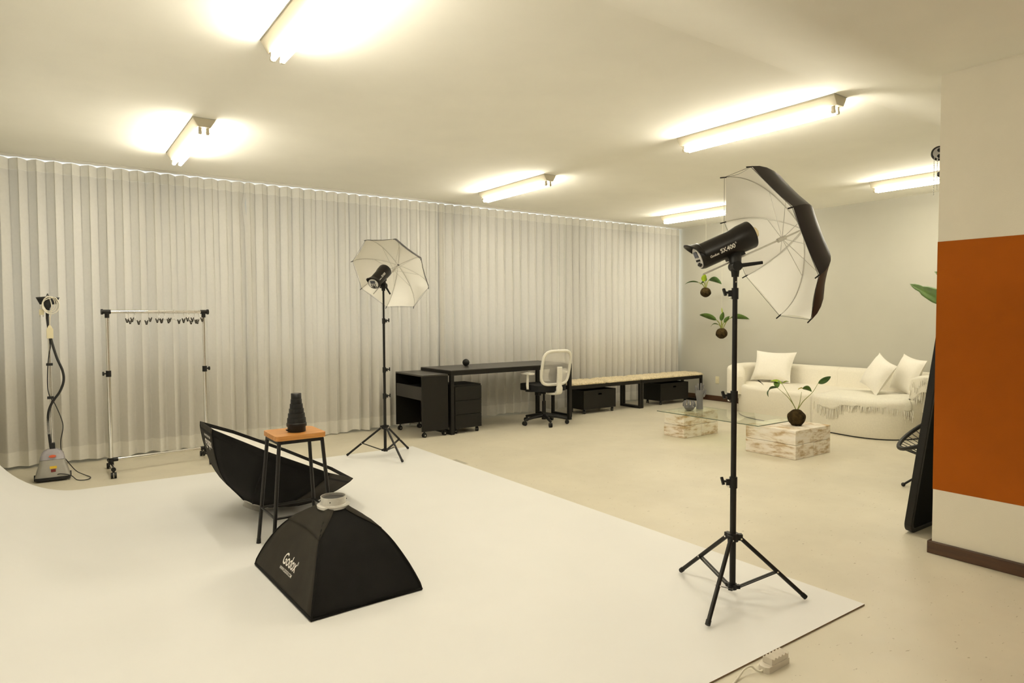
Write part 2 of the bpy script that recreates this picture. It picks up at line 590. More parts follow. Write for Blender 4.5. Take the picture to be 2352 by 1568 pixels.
# window wall behind the curtains: low wall, glazing up to the ceiling
struct(obj('wall_back', MB().box((XL, YW, 0), (XF_WALL, YW + 0.15, 0.95)), 'window_wall'))
edges = [-0.5, 1.85, 4.2, 6.55, 8.98]
for k in range(4):
    x0, x1 = edges[k], edges[k + 1]
    w = MB()
    w.box((x0, YW + 0.03, 0.95), (x0 + 0.05, YW + 0.10, H)).box((x1 - 0.05, YW + 0.03, 0.95), (x1, YW + 0.10, H))
    w.box((x0 + 0.05, YW + 0.03, 0.95), (x1 - 0.05, YW + 0.10, 1.0)).box((x0 + 0.05, YW + 0.03, H - 0.03), (x1 - 0.05, YW + 0.10, H))
    wo = struct(obj('window_%d' % (k + 1), w, 'frame_alu'))
    xm = (x0 + x1) / 2
    obj('mullion', MB().box((xm - 0.025, YW + 0.03, 1.0), (xm + 0.025, YW + 0.10, H - 0.03)), 'frame_alu', wo)
    for a, b in ((x0 + 0.05, xm - 0.025), (xm + 0.025, x1 - 0.05)):
        obj('pane', MB().box((a, YW + 0.06, 1.0), (b, YW + 0.066, H - 0.03)), 'window_glass', wo)

# white sweep: flat board on the floor curving up the wall at left
def sweep_profile(n=18):
    R = 0.63
    x_end = 0.20
    pts = [(3.205, 0.0)]
    pts.append((x_end, 0.0))
    for i in range(1, n + 1):
        a = (PI / 2) * i / n
        pts.append((x_end - R * math.sin(a), R * (1 - math.cos(a))))
    pts.append((x_end - R, 2.55))
    return pts
sw = MB()
prof = sweep_profile()
T = 0.008
Y0, Y1 = 1.575, 6.39
top, bot = [], []
for i, (x, z) in enumerate(prof):
    a = prof[max(i - 1, 0)]
    b = prof[min(i + 1, len(prof) - 1)]
    t = Vector((b[0] - a[0], b[1] - a[1])).normalized()
    nrm = Vector((t.y, -t.x))
    top.append(Vector((x, z)) + nrm * T)
    bot.append(Vector((x, z)))
n = len(prof)
vs = [(p.x, Y0, p.y) for p in top] + [(p.x, Y1, p.y) for p in top] + [(p.x, Y0, p.y + 0.0004) for p in bot] + [(p.x, Y1, p.y + 0.0004) for p in bot]
sw.add(vs, [(i, i + 1, n + i + 1, n + i) for i in range(n - 1)], True, 0)
sw.add(vs, [(2 * n + i, 3 * n + i, 3 * n + i + 1, 2 * n + i + 1) for i in range(n - 1)], True, 1)
sw.add(vs, [(i, 2 * n + i, 2 * n + i + 1, i + 1) for i in range(n - 1)], False, 1)
sw.add(vs, [(n + i, n + i + 1, 3 * n + i + 1, 3 * n + i) for i in range(n - 1)], False, 0)
sw.add(vs, [(0, n, 3 * n, 2 * n)], False, 0)
sw.add(vs, [(n - 1, 3 * n - 1, 4 * n - 1, 2 * n - 1)], False, 1)
o = obj('studio_backdrop', sw, None, mats=['backdrop_white', 'board_edge'])
tag(o, 'large white studio backdrop sheet lying on the floor and curving up at left', 'backdrop')
ZB = T + 0.0006      # top of backdrop sheet

# ================================================================== CEILING LIGHTS
def fixture(x, y0, y1, label, zc=H):
    t = thing('ceiling_light', label, 'ceiling light', (x, (y0 + y1) / 2, zc), 0, 'twin-tube fluorescent ceiling lights')
    L = (y1 - y0) / 2
    w1, w2, d, lip = 0.078, 0.044, 0.068, 0.014
    b = MB()
    sec = [(-w1, 0), (-w1, -lip), (-w2, -d), (w2, -d), (w1, -lip), (w1, 0)]
    vs = [(a, -L, z) for a, z in sec] + [(a, L, z) for a, z in sec]
    b.add(vs, [tuple(range(6)), tuple(range(6, 12))[::-1]] + [(i, 6 + i, 6 + (i + 1) % 6, (i + 1) % 6) for i in range(6)])
    obj('housing', b, 'fixture_enamel', t, bevel=0.002, seg=1)
    obj('cover_plate', MB().box((-w1 - 0.004, -L - 0.004, -0.004), (w1 + 0.004, L + 0.004, -0.0005)), 'frame_alu', t)
    for sx in (-0.026, 0.026):
        for sy in (-1, 1):
            h = MB()
            h.box((sx - 0.011, sy * (L - 0.035) - 0.009, -d - 0.048), (sx + 0.011, sy * (L - 0.035) + 0.009, -d + 0.002))
            h.cyl((sx, sy * (L - 0.035) - 0.012, -d - 0.036), (sx, sy * (L - 0.035) + 0.012, -d - 0.036), 0.0135, n=12)
            obj('lampholder', h, 'fixture_enamel', t)
        tb = MB().tube([(sx, -L + 0.046, -d - 0.036), (sx, L - 0.046, -d - 0.036)], 0.014, 12)
        obj('fluorescent_tube', tb, 'tube_light', t)
    return t

fixture(1.070, 2.425, 3.741, 'twin-tube ceiling light cut off by the top edge of the photo')
fixture(1.018, 5.436, 6.750, 'twin-tube ceiling light above the clothes rack')
fixture(4.417, 5.522, 6.812, 'twin-tube ceiling light above the black desk')
fixture(4.487, 2.425, 3.789, 'large twin-tube ceiling light above the dark umbrella')
fixture(7.700, 5.560, 6.874, 'twin-tube ceiling light half hidden behind the dark umbrella')
fixture(7.748, 2.480, 3.796, 'twin-tube ceiling light partly hidden by the right wall')
fixture(1.050, -0.620, 0.700, 'added unseen twin-tube ceiling light behind the photographer', HL - 0.002)  # lamp added out of view to help light the near side of the room

# ================================================================== CURTAINS
rail = obj('curtain_rail', MB().box((XL, 7.585, H - 0.022), (XF_WALL, 7.645, H)), 'rail_white', bevel=0.003)
tag(rail, 'slim white curtain rail along the ceiling edge', 'curtain rail')

def curtain(x0, x1, label, seed, pinch=False):
    rnd = random.Random(seed)
    yc = 7.625
    lam = 0.139
    nf = int(round((x1 - x0) / lam))
    seg = 12
    N = nf * seg
    amps = [rnd.uniform(0.75, 1.15) for _ in range(nf + 2)]
    amps_lo = [max(0.15, a * rnd.uniform(0.6, 1.3)) for a in amps]
    jit_lo = [rnd.uniform(-0.016, 0.016) for _ in range(nf + 2)]
    rows = [0.0, 0.02, 0.05, 0.1, 0.25, 0.45, 0.65, 0.82, 0.92, 0.962, 0.985, 1.0]
    zt, zb = H - 0.028, 0.022
    hem = [rnd.uniform(-0.012, 0.014) for _ in range(nf + 2)]
    def pt(i, r, off=0.0):
        u = i / seg
        k = int(u)
        fr = u - k
        h = rows[r]
        a_t = amps[k] * (1 - fr) + amps[k + 1] * fr
        a_b = amps_lo[k] * (1 - fr) + amps_lo[k + 1] * fr
        s = h ** 1.1
        A = 0.038 * (a_b * (1 - s) + a_t * s)
        j = (jit_lo[k] * (1 - fr) + jit_lo[k + 1] * fr) * (1 - s)
        ph = 2 * PI * u
        wv = math.sin(ph)
        wv = math.copysign(abs(wv) ** 0.8, wv)
        x = x0 + (x1 - x0) * u / nf + j + 0.016 * math.sin(2 * ph) * (0.4 + 0.6 * s)
        x = min(max(x, x0 - 0.01), x1 + 0.01)
        if pinch and u > nf - 1:
            x -= 0.05 * math.exp(-((h - 0.90) / 0.06) ** 2) * (u - nf + 1)
        y = yc - A * wv + off
        z = zb + (zt - zb) * h
        if r == 0:
            z += hem[k] * (1 - fr) + hem[k + 1] * fr
        if h > 0.97:
            z -= 0.009 * max(0.0, -wv) * (h - 0.97) / 0.03
        return Vector((x, y, z))
    t = thing('sheer_curtain', label, 'curtain', ((x0 + x1) / 2, yc, 0), 0, 'white sheer floor-length curtains')
    def part(name, ra, rb, m, off):
        mb = MB()
        rr = list(range(ra, rb + 1))
        vs = [pt(i, r, off) for r in rr for i in range(N + 1)]
        fs = [(a * (N + 1) + i, a * (N + 1) + i + 1, (a + 1) * (N + 1) + i + 1, (a + 1) * (N + 1) + i) for a in range(len(rr) - 1) for i in range(N)]
        mb.add(vs, fs, True)
        obj(name, mb, m, t, world=True)
    part('hem', 0, 2, 'curtain_band', -0.001)
    part('drape', 2, 9, 'curtain_sheer', 0)
    part('header_band', 9, 11, 'curtain_band', -0.001)
    return t
curtain(XL + 0.02, 1.862, 'leftmost sheer white curtain, behind the steamer and clothes rack', 3, True)
curtain(1.832, 4.275, 'middle sheer white curtain, behind the far umbrella light', 5)
curtain(4.245, 8.945, 'rightmost and widest sheer white curtain, behind the desk and benches', 11)

# ================================================================== LIGHT STANDS, FLASHES, UMBRELLAS
def light_stand(label, base, feet, clamps, ztop, zhub, knob_dir, thick=1.0):
    x, y, z0 = base
    t = thing('light_stand', label, 'light stand', base)
    k = thick
    zs = [zhub - 0.26 + 0.0] + clamps + [ztop]
    lo = 0.055
    # telescoping sections
    secs = [(lo, clamps[0], 0.0150), (clamps[0], clamps[1], 0.0135), (clamps[1], clamps[2], 0.0120), (clamps[2], ztop, 0.0100)]
    for a, b, r in secs:
        obj('pole_section', MB().cyl((0, 0, a), (0, 0, b + (0.01 if b != ztop else 0)), r * k, n=14), 'stand_black', t)
    kd = Vector(knob_dir).normalized()
    for i, zc in enumerate(clamps):
        r = 0.019 - 0.0012 * i
        c = obj('clamp_collar', MB().cyl((0, 0, zc - 0.032), (0, 0, zc + 0.022), r, n=14).bar(kd * r * 0.6 + Vector((0, 0, zc - 0.004)), kd * (r + 0.016) + Vector((0, 0, zc - 0.004)), 0.012, 0.03), 'black_plastic', t)
        kb = MB()
        a = kd * (r + 0.014) + Vector((0, 0, zc))
        sd = kd.cross(Vector((0, 0, 1)))
        kb.cyl(a, a + kd * 0.016, 0.006, n=8)
        kb.bar(a + kd * 0.018 - sd * 0.010 - Vector((0, 0, 0.014)), a + kd * 0.022 + sd * 0.010 + Vector((0, 0, 0.018)), 0.012, 0.010)
        obj('clamp_knob', kb, 'black_plastic', c)
        obj('clamp_screw', MB().cyl(kd * (r + 0.008) + Vector((0, 0, zc - 0.026)) - sd * 0.009, kd * (r + 0.008) + Vector((0, 0, zc - 0.026)) + sd * 0.009, 0.0035, n=8), 'chrome', c)
    hub = MB().cyl((0, 0, zhub - 0.022), (0, 0, zhub + 0.018), 0.026, n=12)
    lowhub = MB().cyl((0, 0, 0.050), (0, 0, 0.078), 0.021, n=12)
    for f in feet:
        d = Vector((f[0] - x, f[1] - y, 0))
        L = d.length
        d.normalize()
        hub.bar(d * 0.012 + Vector((0, 0, zhub - 0.002)), d * 0.045 + Vector((0, 0, zhub - 0.002)), 0.024, 0.030)
        lowhub.bar(d * 0.010 + Vector((0, 0, 0.062)), d * 0.036 + Vector((0, 0, 0.062)), 0.020, 0.018)
    obj('leg_hub', hub, 'black_plastic', t)
    obj('spreader_hub', lowhub, 'black_plastic', t)
    for f in feet:
        d = Vector((f[0] - x, f[1] - y, 0))
        L = d.length
        d.normalize()
        a = d * 0.038 + Vector((0, 0, zhub - 0.008))
        b = d * (L - 0.012) + Vector((0, 0, 0.0135 + f[2] - z0))
        lg = obj('leg', MB().cyl(a, b + (a - b) * 0.02, 0.0105 * k, n=10), 'stand_black', t)
        obj('rubber_foot', MB().cyl(b + (a - b) * 0.05, b, 0.0125 * k, n=10), 'black_plastic', lg)
        m = a + (b - a) * 0.56
        s = d.cross(Vector((0, 0, 1)))
        br = MB()
        for q in (-0.0085, 0.0085):
            br.bar(d * 0.032 + s * q + Vector((0, 0, 0.062)), m + s * q, 0.004, 0.011, s)
        obj('brace', br, 'stand_black', t)
        obj('rivet', MB().cyl(m - s * 0.014, m + s * 0.014, 0.0045, n=8), 'chrome', lg)
        obj('rivet', MB().cyl(a - s * 0.016, a + s * 0.016, 0.0045, n=8), 'chrome', lg)
    return t

def flash(label, c, n, pole_top, handle, t0=-0.335, t1=-0.050, off=0.083, txt=True):
    n = Vector(n).normalized()
    upv = (Vector((0, 0, 1)) - n * n.z).normalized()
    c = Vector(c) + upv * off
    t = thing('studio_flash', label, 'studio flash', tuple(pole_top))
    M = axes(n, upv)      # x=up, y = n x up, z = n
    L = t1 - t0
    o = c + n * t0
    R = 0.064
    shell = MB().lathe([(R * 0.90, 0.0), (R * 0.965, 0.014), (R * 0.965, L * 0.62), (R * 0.99, L * 0.66), (R * 1.06, L * 0.80), (R * 1.08, L * 0.985), (R * 1.06, L)], 36, o, M)
    body = obj('shell', shell, 'flash_shell', t, world=True)
    side = M.col[1]
    # front reflector lip and bulb
    obj('bulb', MB().lathe([(0.030, 0), (0.030, 0.018), (0.024, 0.03), (0.008, 0.038)], 20, o + n * L, M), 'bulb_glass', t, world=True)
    # rear hood over the control panel
    hood = MB()
    def hf(u, v):
        a = (u - 0.5) * PI * 1.02
        r = R * (1.03 + 0.10 * v * max(0, math.cos(a)))
        ext = -0.060 * v * max(0.0, math.cos(a)) ** 1.2
        return o + M @ Vector((r * math.cos(a) * (1 + 0.16 * v * v), r * math.sin(a), 0.02 + ext))
    hood.grid(hf, 22, 6)
    obj('hood', hood, 'flash_shell', t, world=True, solid=0.007)
    pan = obj('control_panel', MB().lathe([(R * 0.80, -0.003), (R * 0.80, 0.004)], 30, o, M), 'flash_panel', t, world=True)
    scr = MB().obox(o + M @ Vector((0.018, 0, -0.0045)), 0.030, 0.050, 0.004, M)
    obj('display', scr, 'screen_grey', pan, world=True)
    for (a, b, w) in ((-0.012, -0.020, 0.011), (-0.012, 0.0, 0.011), (-0.012, 0.020, 0.011), (-0.034, 0.022, 0.013), (-0.034, -0.022, 0.010)):
        obj('button', MB().obox(o + M @ Vector((a, b, -0.005)), 0.010, w, 0.005, M), 'black_plastic', pan, world=True)
    obj('socket', MB().obox(o + M @ Vector((-0.034, 0, -0.005)), 0.020, 0.022, 0.006, M), 'black_plastic', pan, world=True)
    # bracket between shell and pole
    br = MB()
    top = c + n * (t0 + L * 0.60)
    pt = Vector(pole_top)
    br.bar(top - upv * R * 0.8, top - upv * (R + 0.012), 0.055, 0.085, n)
    ctr = pt + Vector((0, 0, 0.045))
    br.tube([pt + Vector((0, 0, -0.006)), pt + Vector((0, 0, 0.03)), ctr + Vector((0, 0, 0.02)), top - upv * (R - 0.004)], [0.017, 0.021, 0.028, 0.034], 14)
    br.cyl(ctr + side * 0.034, ctr - side * 0.034, 0.024, n=14)
    obj('tilt_bracket', br, 'black_plastic', t, world=True)
    hd = Vector(handle)
    a = ctr + side * (0.034 if hd.dot(side) > 0 else -0.034) * 0.6
    obj('tilt_handle', MB().tube([a, a + hd * 0.35, a + hd], [0.011, 0.010, 0.008], 10), 'black_plastic', t, world=True)
    obj('stud', MB().cyl(pt + Vector((0, 0, -0.03)) + side * 0.012, pt + Vector((0, 0, -0.03)) - side * 0.012, 0.004, n=8), 'chrome', t, world=True)
    # lettering round the shell, on the side that faces the camera
    to = (Vector((0, 0, 1.41)) - (o + n * L * 0.4))
    ang0 = math.atan2(to.dot(M.col[1]), to.dot(M.col[0]))
    sgn = -1 if to.dot(M.col[1]) < 0 else 1
    def place(s, size, z0, dang, bold):
        vs, fs, w = text_verts(s, size, bold)
        mb = MB()
        rr = R * 0.972
        pts = []
        for v in vs:
            a = ang0 + sgn * (dang) - sgn * v.y / rr * 1.0
            pts.append(o + M @ Vector((rr * math.cos(a), rr * math.sin(a), z0 + v.x)))
        mb.add(pts, fs)
        obj('lettering', mb, 'print_white', body, world=True)
        return w
    if txt:
        w = place('Godox', 0.0165, L * 0.13, 0.42, 0.0004)
        w2 = place('SK400', 0.030, L * 0.13 + w + 0.008, 0.42, 0.0007)
        place('\u00ae', 0.012, L * 0.13 + w + w2 + 0.010, 0.16, 0.0)
    return t

def umbrella(label, c, n, e0, R, depth, outer, shaft_back):
    n = Vector(n).normalized()
    c = Vector(c)
    M = axes(n, e0)
    t = thing('photo_umbrella', label, 'umbrella', tuple(c))
    tips = [c + M @ Vector((R * math.cos(k * PI / 4), R * math.sin(k * PI / 4), 0)) for k in range(8)]
    apex = c + n * depth
    def rib_pt(k, s):
        # s 0 apex -> 1 tip, circular-like arc
        a = s * PI / 2
        rr = R * math.sin(a) ** 0.92
        hh = depth * (1 - s ** 2.0)
        d = (tips[k % 8] - c) / R
        return c + d * (R * (0.30 * s + 0.70 * math.sin(a))) + n * hh
    rng = 8
    for k in range(8):
        pan = MB()
        def fn(u, v, k=k):
            s = 0.02 + 0.98 * v
            a, b = rib_pt(k, s), rib_pt(k + 1, s)
            p = a * (1 - u) + b * u
            sag = 4 * u * (1 - u) * 0.035 * s * R
            q = (p - (c + n * depth * (1 - s * s)))
            if v == 1:
                pass
            return p - (q.normalized() if q.length > 1e-6 else Vector((0, 0, 0))) * sag * 0.8 - n * sag * 0.15 * (1 - v)
        pan.grid(fn, 6, 10)
        po = obj('canopy_panel', pan, 'umbrella_white', t, world=True)
        if outer:
            pb = MB()
            pb.grid(lambda u, v, fn=fn: fn(u, v) + n * 0.0025 + ((fn(u, v) - c) - n * (fn(u, v) - c).dot(n)) * 0.004, 6, 10)
            obj('outer_panel', pb, 'umbrella_black', po, world=True)
    sh = c + n * (depth * 0.42)
    runner = MB().cyl(sh - n * 0.025, sh + n * 0.02, 0.011, n=12)
    for k in range(8):
        path = [rib_pt(k, 0.03 + 0.97 * i / 14) - n * 0.005 for i in range(15)]
        rb = obj('rib', MB().tube(path, 0.0021, 6), 'brushed_metal', t, world=True)
        d = (path[-1] - path[-2]).normalized()
        obj('rib_tip', MB().cyl(path[-1] - d * 0.012, path[-1] + d * 0.02, 0.0034, n=8), 'black_plastic', rb, world=True)
        mid = rib_pt(k, 0.45) - n * 0.006
        obj('stretcher', MB().tube([sh, mid], 0.0016, 6), 'brushed_metal', rb, world=True)
    obj('runner', runner, 'brushed_metal', t, world=True)
    obj('shaft', MB().cyl(c + n * shaft_back, apex + n * 0.002, 0.0042, n=10), 'brushed_metal', t, world=True)
    obj('ferrule', MB().lathe([(0.014, 0.004), (0.014, 0.008), (0.006, 0.012), (0.005, 0.035)], 12, apex, M), 'black_plastic', t, world=True)
    # edge cord between the rib tips
    cd = MB().tube([tips[k] - n * 0.003 for k in range(8)], 0.0011, 6, closed=True, smooth=False)
    obj('edge_binding', cd, 'cord_black', t, world=True)
    return t

P1 = (2.735, 1.985, ZB)
light_stand('tall black light stand in the foreground at right, on the corner of the white backdrop', P1,
            [(2.788, 2.364, ZB), (2.377, 1.858, ZB), (3.023, 1.758, ZB)], [0.586, 1.009, 1.510], 1.600, 0.312, (-0.80, 0.58, 0))
C1, N1 = (2.909, 1.932, 1.75), (0.761, -0.506, 0.407)
flash('black studio flash on the foreground light stand, in front of the dark umbrella', C1, N1, (2.735, 1.985, 1.60), (0.095, -0.075, 0.016))
umbrella('black-backed white reflective umbrella fixed to the foreground flash', C1, N1, (-0.548, -0.165, 0.82), 0.42, 0.20, True, -0.345)
P2 = (2.752, 6.092, ZB)
light_stand('tall black light stand farther back, beside the black trolley desk', P2,
            [(2.421, 6.306, ZB), (2.755, 5.695, ZB), (3.096, 6.261, ZB)], [0.610, 0.873, 1.361], 1.670, 0.296, (0.80, -0.55, 0))
C2, N2 = (2.887, 6.216, 1.84), (0.686, 0.5, 0.528)
flash('black studio flash on the far light stand, under the white umbrella', C2, N2, (2.752, 6.092, 1.67), (0.045, -0.02, -0.085), t0=-0.345, t1=-0.075)
umbrella('white umbrella on the far light stand, seen from inside', C2, N2, (-0.618, 0.017, 0.786), 0.42, 0.20, True, -0.40)

# ================================================================== SOFTBOXES
SB_PROF = [(0.0, 1.0), (0.06, 0.985), (0.17, 0.935), (0.30, 0.87), (0.43, 0.795), (0.55, 0.72), (0.65, 0.645), (0.74, 0.56), (0.81, 0.48), (0.87, 0.385), (0.92, 0.30), (0.965, 0.21), (1.0, 0.17)]
def prof_at(h):
    for (a, sa), (b, sb) in zip(SB_PROF, SB_PROF[1:]):
        if h <= b:
            k = (h - a) / (b - a)
            return sa + (sb - sa) * k
    return SB_PROF[-1][1]

def rect_softbox():
    cx, cy = 1.236, 3.408
    rot = math.atan2(0.018, 0.574)
    t = thing('rectangular_softbox', 'black rectangular softbox standing face down in the foreground', 'softbox', (cx, cy, ZB), rot)
    hx, hy, Ht = 0.287, 0.437, 0.385
    cor = [(-1, -1), (1, -1), (1, 1), (-1, 1)]
    def surf(k, u, h):
        a, b = cor[k], cor[(k + 1) % 4]
        s = prof_at(h)
        # towards the ring the footprint turns square
        q = h ** 3
        ex = hx * (1 - q) + min(hx, 0.32) * q
        ey = hy * (1 - q) + 0.32 * q
        x = (a[0] * (1 - u) + b[0] * u) * ex * s
        y = (a[1] * (1 - u) + b[1] * u) * ey * s
        bulge = -0.030 * 4 * u * (1 - u) * math.sin(PI * min(1, h * 1.05))
        nx, ny = (a[0] + b[0]) / 2, (a[1] + b[1]) / 2
        return Vector((x + nx * bulge, y + ny * bulge, 0.012 + Ht * h))
    for k in range(4):
        pb = MB().grid(lambda u, v, k=k: surf(k, u, v), 12, 24)
        light = k in (1, 3)
        po = obj('side_panel', pb, 'softbox_flap_and_lit_end' if light else 'softbox_cloth', t, solid=0.003)
        if light:
            # flap that wraps over the neighbouring panels near the ring
            fl = MB()
            def ff(u, v, k=k):
                h = 0.72 + 0.262 * v
                wid = 1.0 + 0.62 * (v ** 1.2)
                uu = 0.5 + (u - 0.5) * wid
                p = surf(k, min(max(uu, 0), 1), h)
                over = 0
                if uu < 0:
                    p = surf((k - 1) % 4, 1 + uu, h); over = 1
                if uu > 1:
                    p = surf((k + 1) % 4, uu - 1, h); over = 1
                nn = Vector((p.x, p.y, 0.25)).normalized()
                return p + nn * 0.006
            fl.grid(ff, 22, 8)
            obj('velcro_flap', fl, 'softbox_flap_and_lit_end', po, solid=0.003)
        if k == 3:
            # lettering, left-facing panel: reads from the far end (u=0) to the near end
            def put(s, size, u0, h0, bold, sp=1.0):
                vs, fs, w = text_verts(s, size, bold, sp)
                mb = MB()
                pts = []
                for v in vs:
                    h = (h0 + v.y) / Ht
                    u = u0 + v.x / (2 * hy)
                    p = surf(3, u, h)
                    p2 = surf(3, u, h + 0.01)
                    dz = (p2 - p).normalized()
                    nrm = Vector((0, -1, 0)).cross(dz)
                    if nrm.x > 0:
                        nrm = -nrm
                    pts.append(p + nrm * 0.003)
                mb.add(pts, fs)
                obj('lettering', mb, 'print_white', po)
            put('Godox', 0.074, 0.350, 0.090, 0.0012)
            put('\u00ae', 0.024, 0.590, 0.122, 0.0)
            put('WWW.GODOX.COM', 0.0195, 0.362, 0.063, 0.0002)
    # corner rods, base binding and ring
    for k in range(4):
        obj('corner_seam', MB().tube([surf(k, 0, i / 16) * 1.0 for i in range(17)], 0.005, 6), 'softbox_cloth', t)
    base = [surf(k, 0, 0) for k in range(4)]
    obj('rim_binding', MB().tube([p + Vector((0, 0, -0.004)) for p in base], 0.008, 6, closed=True, smooth=False), 'softbox_cloth', t)
    obj('diffuser', MB().box((-hx + 0.02, -hy + 0.02, 0.030), (hx - 0.02, hy - 0.02, 0.034)), 'diffuser_white', t)
    zr = 0.012 + Ht
    rg = MB().lathe([(0.050, -0.02), (0.084, -0.012), (0.086, 0.002), (0.068, 0.006), (0.0665, 0.008), (0.0665, 0.046), (0.062, 0.046), (0.062, -0.018), (0.050, -0.02)], 40, (0, 0, zr), cap=False)
    ro = obj('speed_ring', rg, 'brushed_metal', t, split=True)
    obj('ring_cap', MB().lathe([(0.061, 0.0), (0.061, 0.034)], 32, (0, 0, zr)), 'grey_drawer', ro)
    for a in (-2.2, -0.4, 1.4, 2.9):
        d = Vector((math.cos(a), math.sin(a), 0))
        obj('ring_screw', MB().cyl(d * 0.064 + Vector((0, 0, zr + 0.026)), d * 0.070 + Vector((0, 0, zr + 0.026)), 0.003, n=8), 'black_plastic', ro)
    return t
rect_softbox()

def octa_softbox():
    k = (0.575 - 0.475) / 0.125
    c = Vector((1.126, 4.032, 0.599)).lerp(Vector((1.423, 5.094, 0.386)), k)
    n = Vector((0.435, 0.001, 0.901)).normalized()
    e0 = Vector((-0.829, 0.392, 0.400))
    e1 = Vector((0.353, 0.920, -0.171))
    R, D = 0.575, 0.395
    c = c + Vector((0, 0, ZB))
    t = thing('octagonal_softbox', 'black octagonal softbox lying tilted on its back behind the stool', 'softbox', (c.x, c.y, ZB))
    M = Matrix((e0.normalized(), e1.normalized(), n)).transposed()
    def surf(j, u, h, s_in=1.0):
        # h 0 rim -> 1 ring
        s = prof_at(h)
        d = []
        for q in (j, j + 1):
            a = q * PI / 4
            d.append(Vector((math.cos(a), math.sin(a), 0)))
        p = d[0] * (1 - u) + d[1] * u
        return c + M @ (Vector((p.x * R * s, p.y * R * s, -D * h)))
    for j in range(8):
        pb = MB().grid(lambda u, v, j=j: surf(j, u, v), 6, 20)
        po = obj('side_panel', pb, 'softbox_flap_and_lit_end' if j in (7, 4, 0, 3) else 'softbox_cloth', t, world=True, solid=0.003)  # end panels coloured lighter to imitate the light falling on them
        lip = MB().grid(lambda u, v, j=j: surf(j, u, 0) - n * 0.045 * v - (surf(j, u, 0) - c) * (0.012 + 0.02 * v), 4, 1, smooth=False)
        obj('rim_lip', lip, 'softbox_cloth', po, world=True, solid=0.004)
        obj('seam_rod', MB().tube([surf(j, 0, i / 14) for i in range(15)], 0.0045, 6), 'softbox_cloth', po, world=True)
        if j == 7:
            def put(s, size, u0, h0, bold):
                vs, fs, w = text_verts(s, size, bold)
                pts = []
                for v in vs:
                    u = (1 - u0) - v.x / (R * 0.76 * 0.9)
                    h = h0 + v.y / D
                    p = surf(7, u, h)
                    nn = M @ Vector((math.cos(7.5 * PI / 4), math.sin(7.5 * PI / 4), -0.35))
                    pts.append(p + nn.normalized() * 0.004)
                mb = MB().add(pts, fs)
                obj('lettering', mb, 'print_white', po, world=True)
            put('Godox', 0.080, 0.28, 0.22, 0.001)
            put('WWW.GODOX.COM', 0.020, 0.32, 0.14, 0.0003)
    dif = MB().prism([(R * 0.965 * math.cos(a * PI / 4), R * 0.965 * math.sin(a * PI / 4)) for a in range(8)], -0.027, -0.023)
    dif.v = [c + M @ p for p in dif.v]
    obj('diffuser', dif, 'diffuser_white', t, world=True)
    zc = c - n * D
    rg = MB().lathe([(0.05, 0.02), (0.098, 0.012), (0.100, -0.004), (0.070, -0.010), (0.068, -0.044), (0.062, -0.044), (0.062, 0.0), (0.05, 0.02)], 36, zc, M, cap=False)
    obj('speed_ring', rg, 'brushed_metal', t, world=True)
    return t
octa_softbox()

# ================================================================== STOOL AND SNOOT
def stool():
    cx, cy = 1.226, 4.025
    x0, x1, y0, y1 = 1.075 - cx, 1.374 - cx, 3.885 - cy, 4.175 - cy
    t = thing('stool', 'small stool with an orange-brown wooden seat on thin black legs', 'stool', (cx, cy, ZB))
    zt = 0.704
    rr = 0.028
    poly = rrect(x0, y0, x1, y1, rr, 5)
    nb = 4
    for b in range(nb):
        ya, yb = y0 + (y1 - y0) * b / nb, y0 + (y1 - y0) * (b + 1) / nb
        g = 0.0006
        ya2 = ya + (g if b else 0)
        yb2 = yb - (g if b < nb - 1 else 0)
        # clip rounded outline to the strip
        pts = []
        m = len(poly)
        def clip(ps, val, keep_above):
            out = []
            for i in range(len(ps)):
                p, q = ps[i], ps[(i + 1) % len(ps)]
                ip = (p[1] >= val) if keep_above else (p[1] <= val)
                iq = (q[1] >= val) if keep_above else (q[1] <= val)
                if ip:
                    out.append(p)
                if ip != iq:
                    k = (val - p[1]) / (q[1] - p[1])
                    out.append((p[0] + (q[0] - p[0]) * k, val))
            return out
        ps = clip(clip(poly, ya2, True), yb2, False)
        obj('seat_board', MB().prism(ps, zt - 0.028, zt), 'stool_wood', t, bevel=0.0015, seg=1)
    # frame under the seat
    f = MB()
    ix = 0.022
    zf = zt - 0.040
    cs = [(x0 + ix, y0 + ix), (x1 - ix, y0 + ix), (x1 - ix, y1 - ix), (x0 + ix, y1 - ix)]
    for a in range(4):
        p, q = cs[a], cs[(a + 1) % 4]
        f.bar((p[0], p[1], zf), (q[0], q[1], zf), 0.018, 0.020)
    obj('seat_frame', f, 'stool_steel', t)
    sx, sy = 0.052, 0.050
    zs = 0.225
    mids = []
    for (px, py) in cs:
        ex = px + math.copysign(sx, px)
        ey = py + math.copysign(sy if py > 0 else 0.028, py)
        a, b = Vector((px, py, zt - 0.035)), Vector((ex, ey, 0.011))
        lg = obj('leg', MB().cyl(a, b, 0.0115, n=12), 'stool_steel', t)
        obj('foot_cap', MB().cyl(b + (a - b) * 0.03, b - Vector((0, 0, 0.011)), 0.0125, 0.0145, n=12), 'black_plastic', lg)
        k = (a.z - zs) / (a.z - b.z)
        mids.append(a + (b - a) * k)
    for a in range(4):
        obj('stretcher', MB().cyl(mids[a], mids[(a + 1) % 4], 0.0072, n=10), 'stool_steel', t)
    return t
stool()
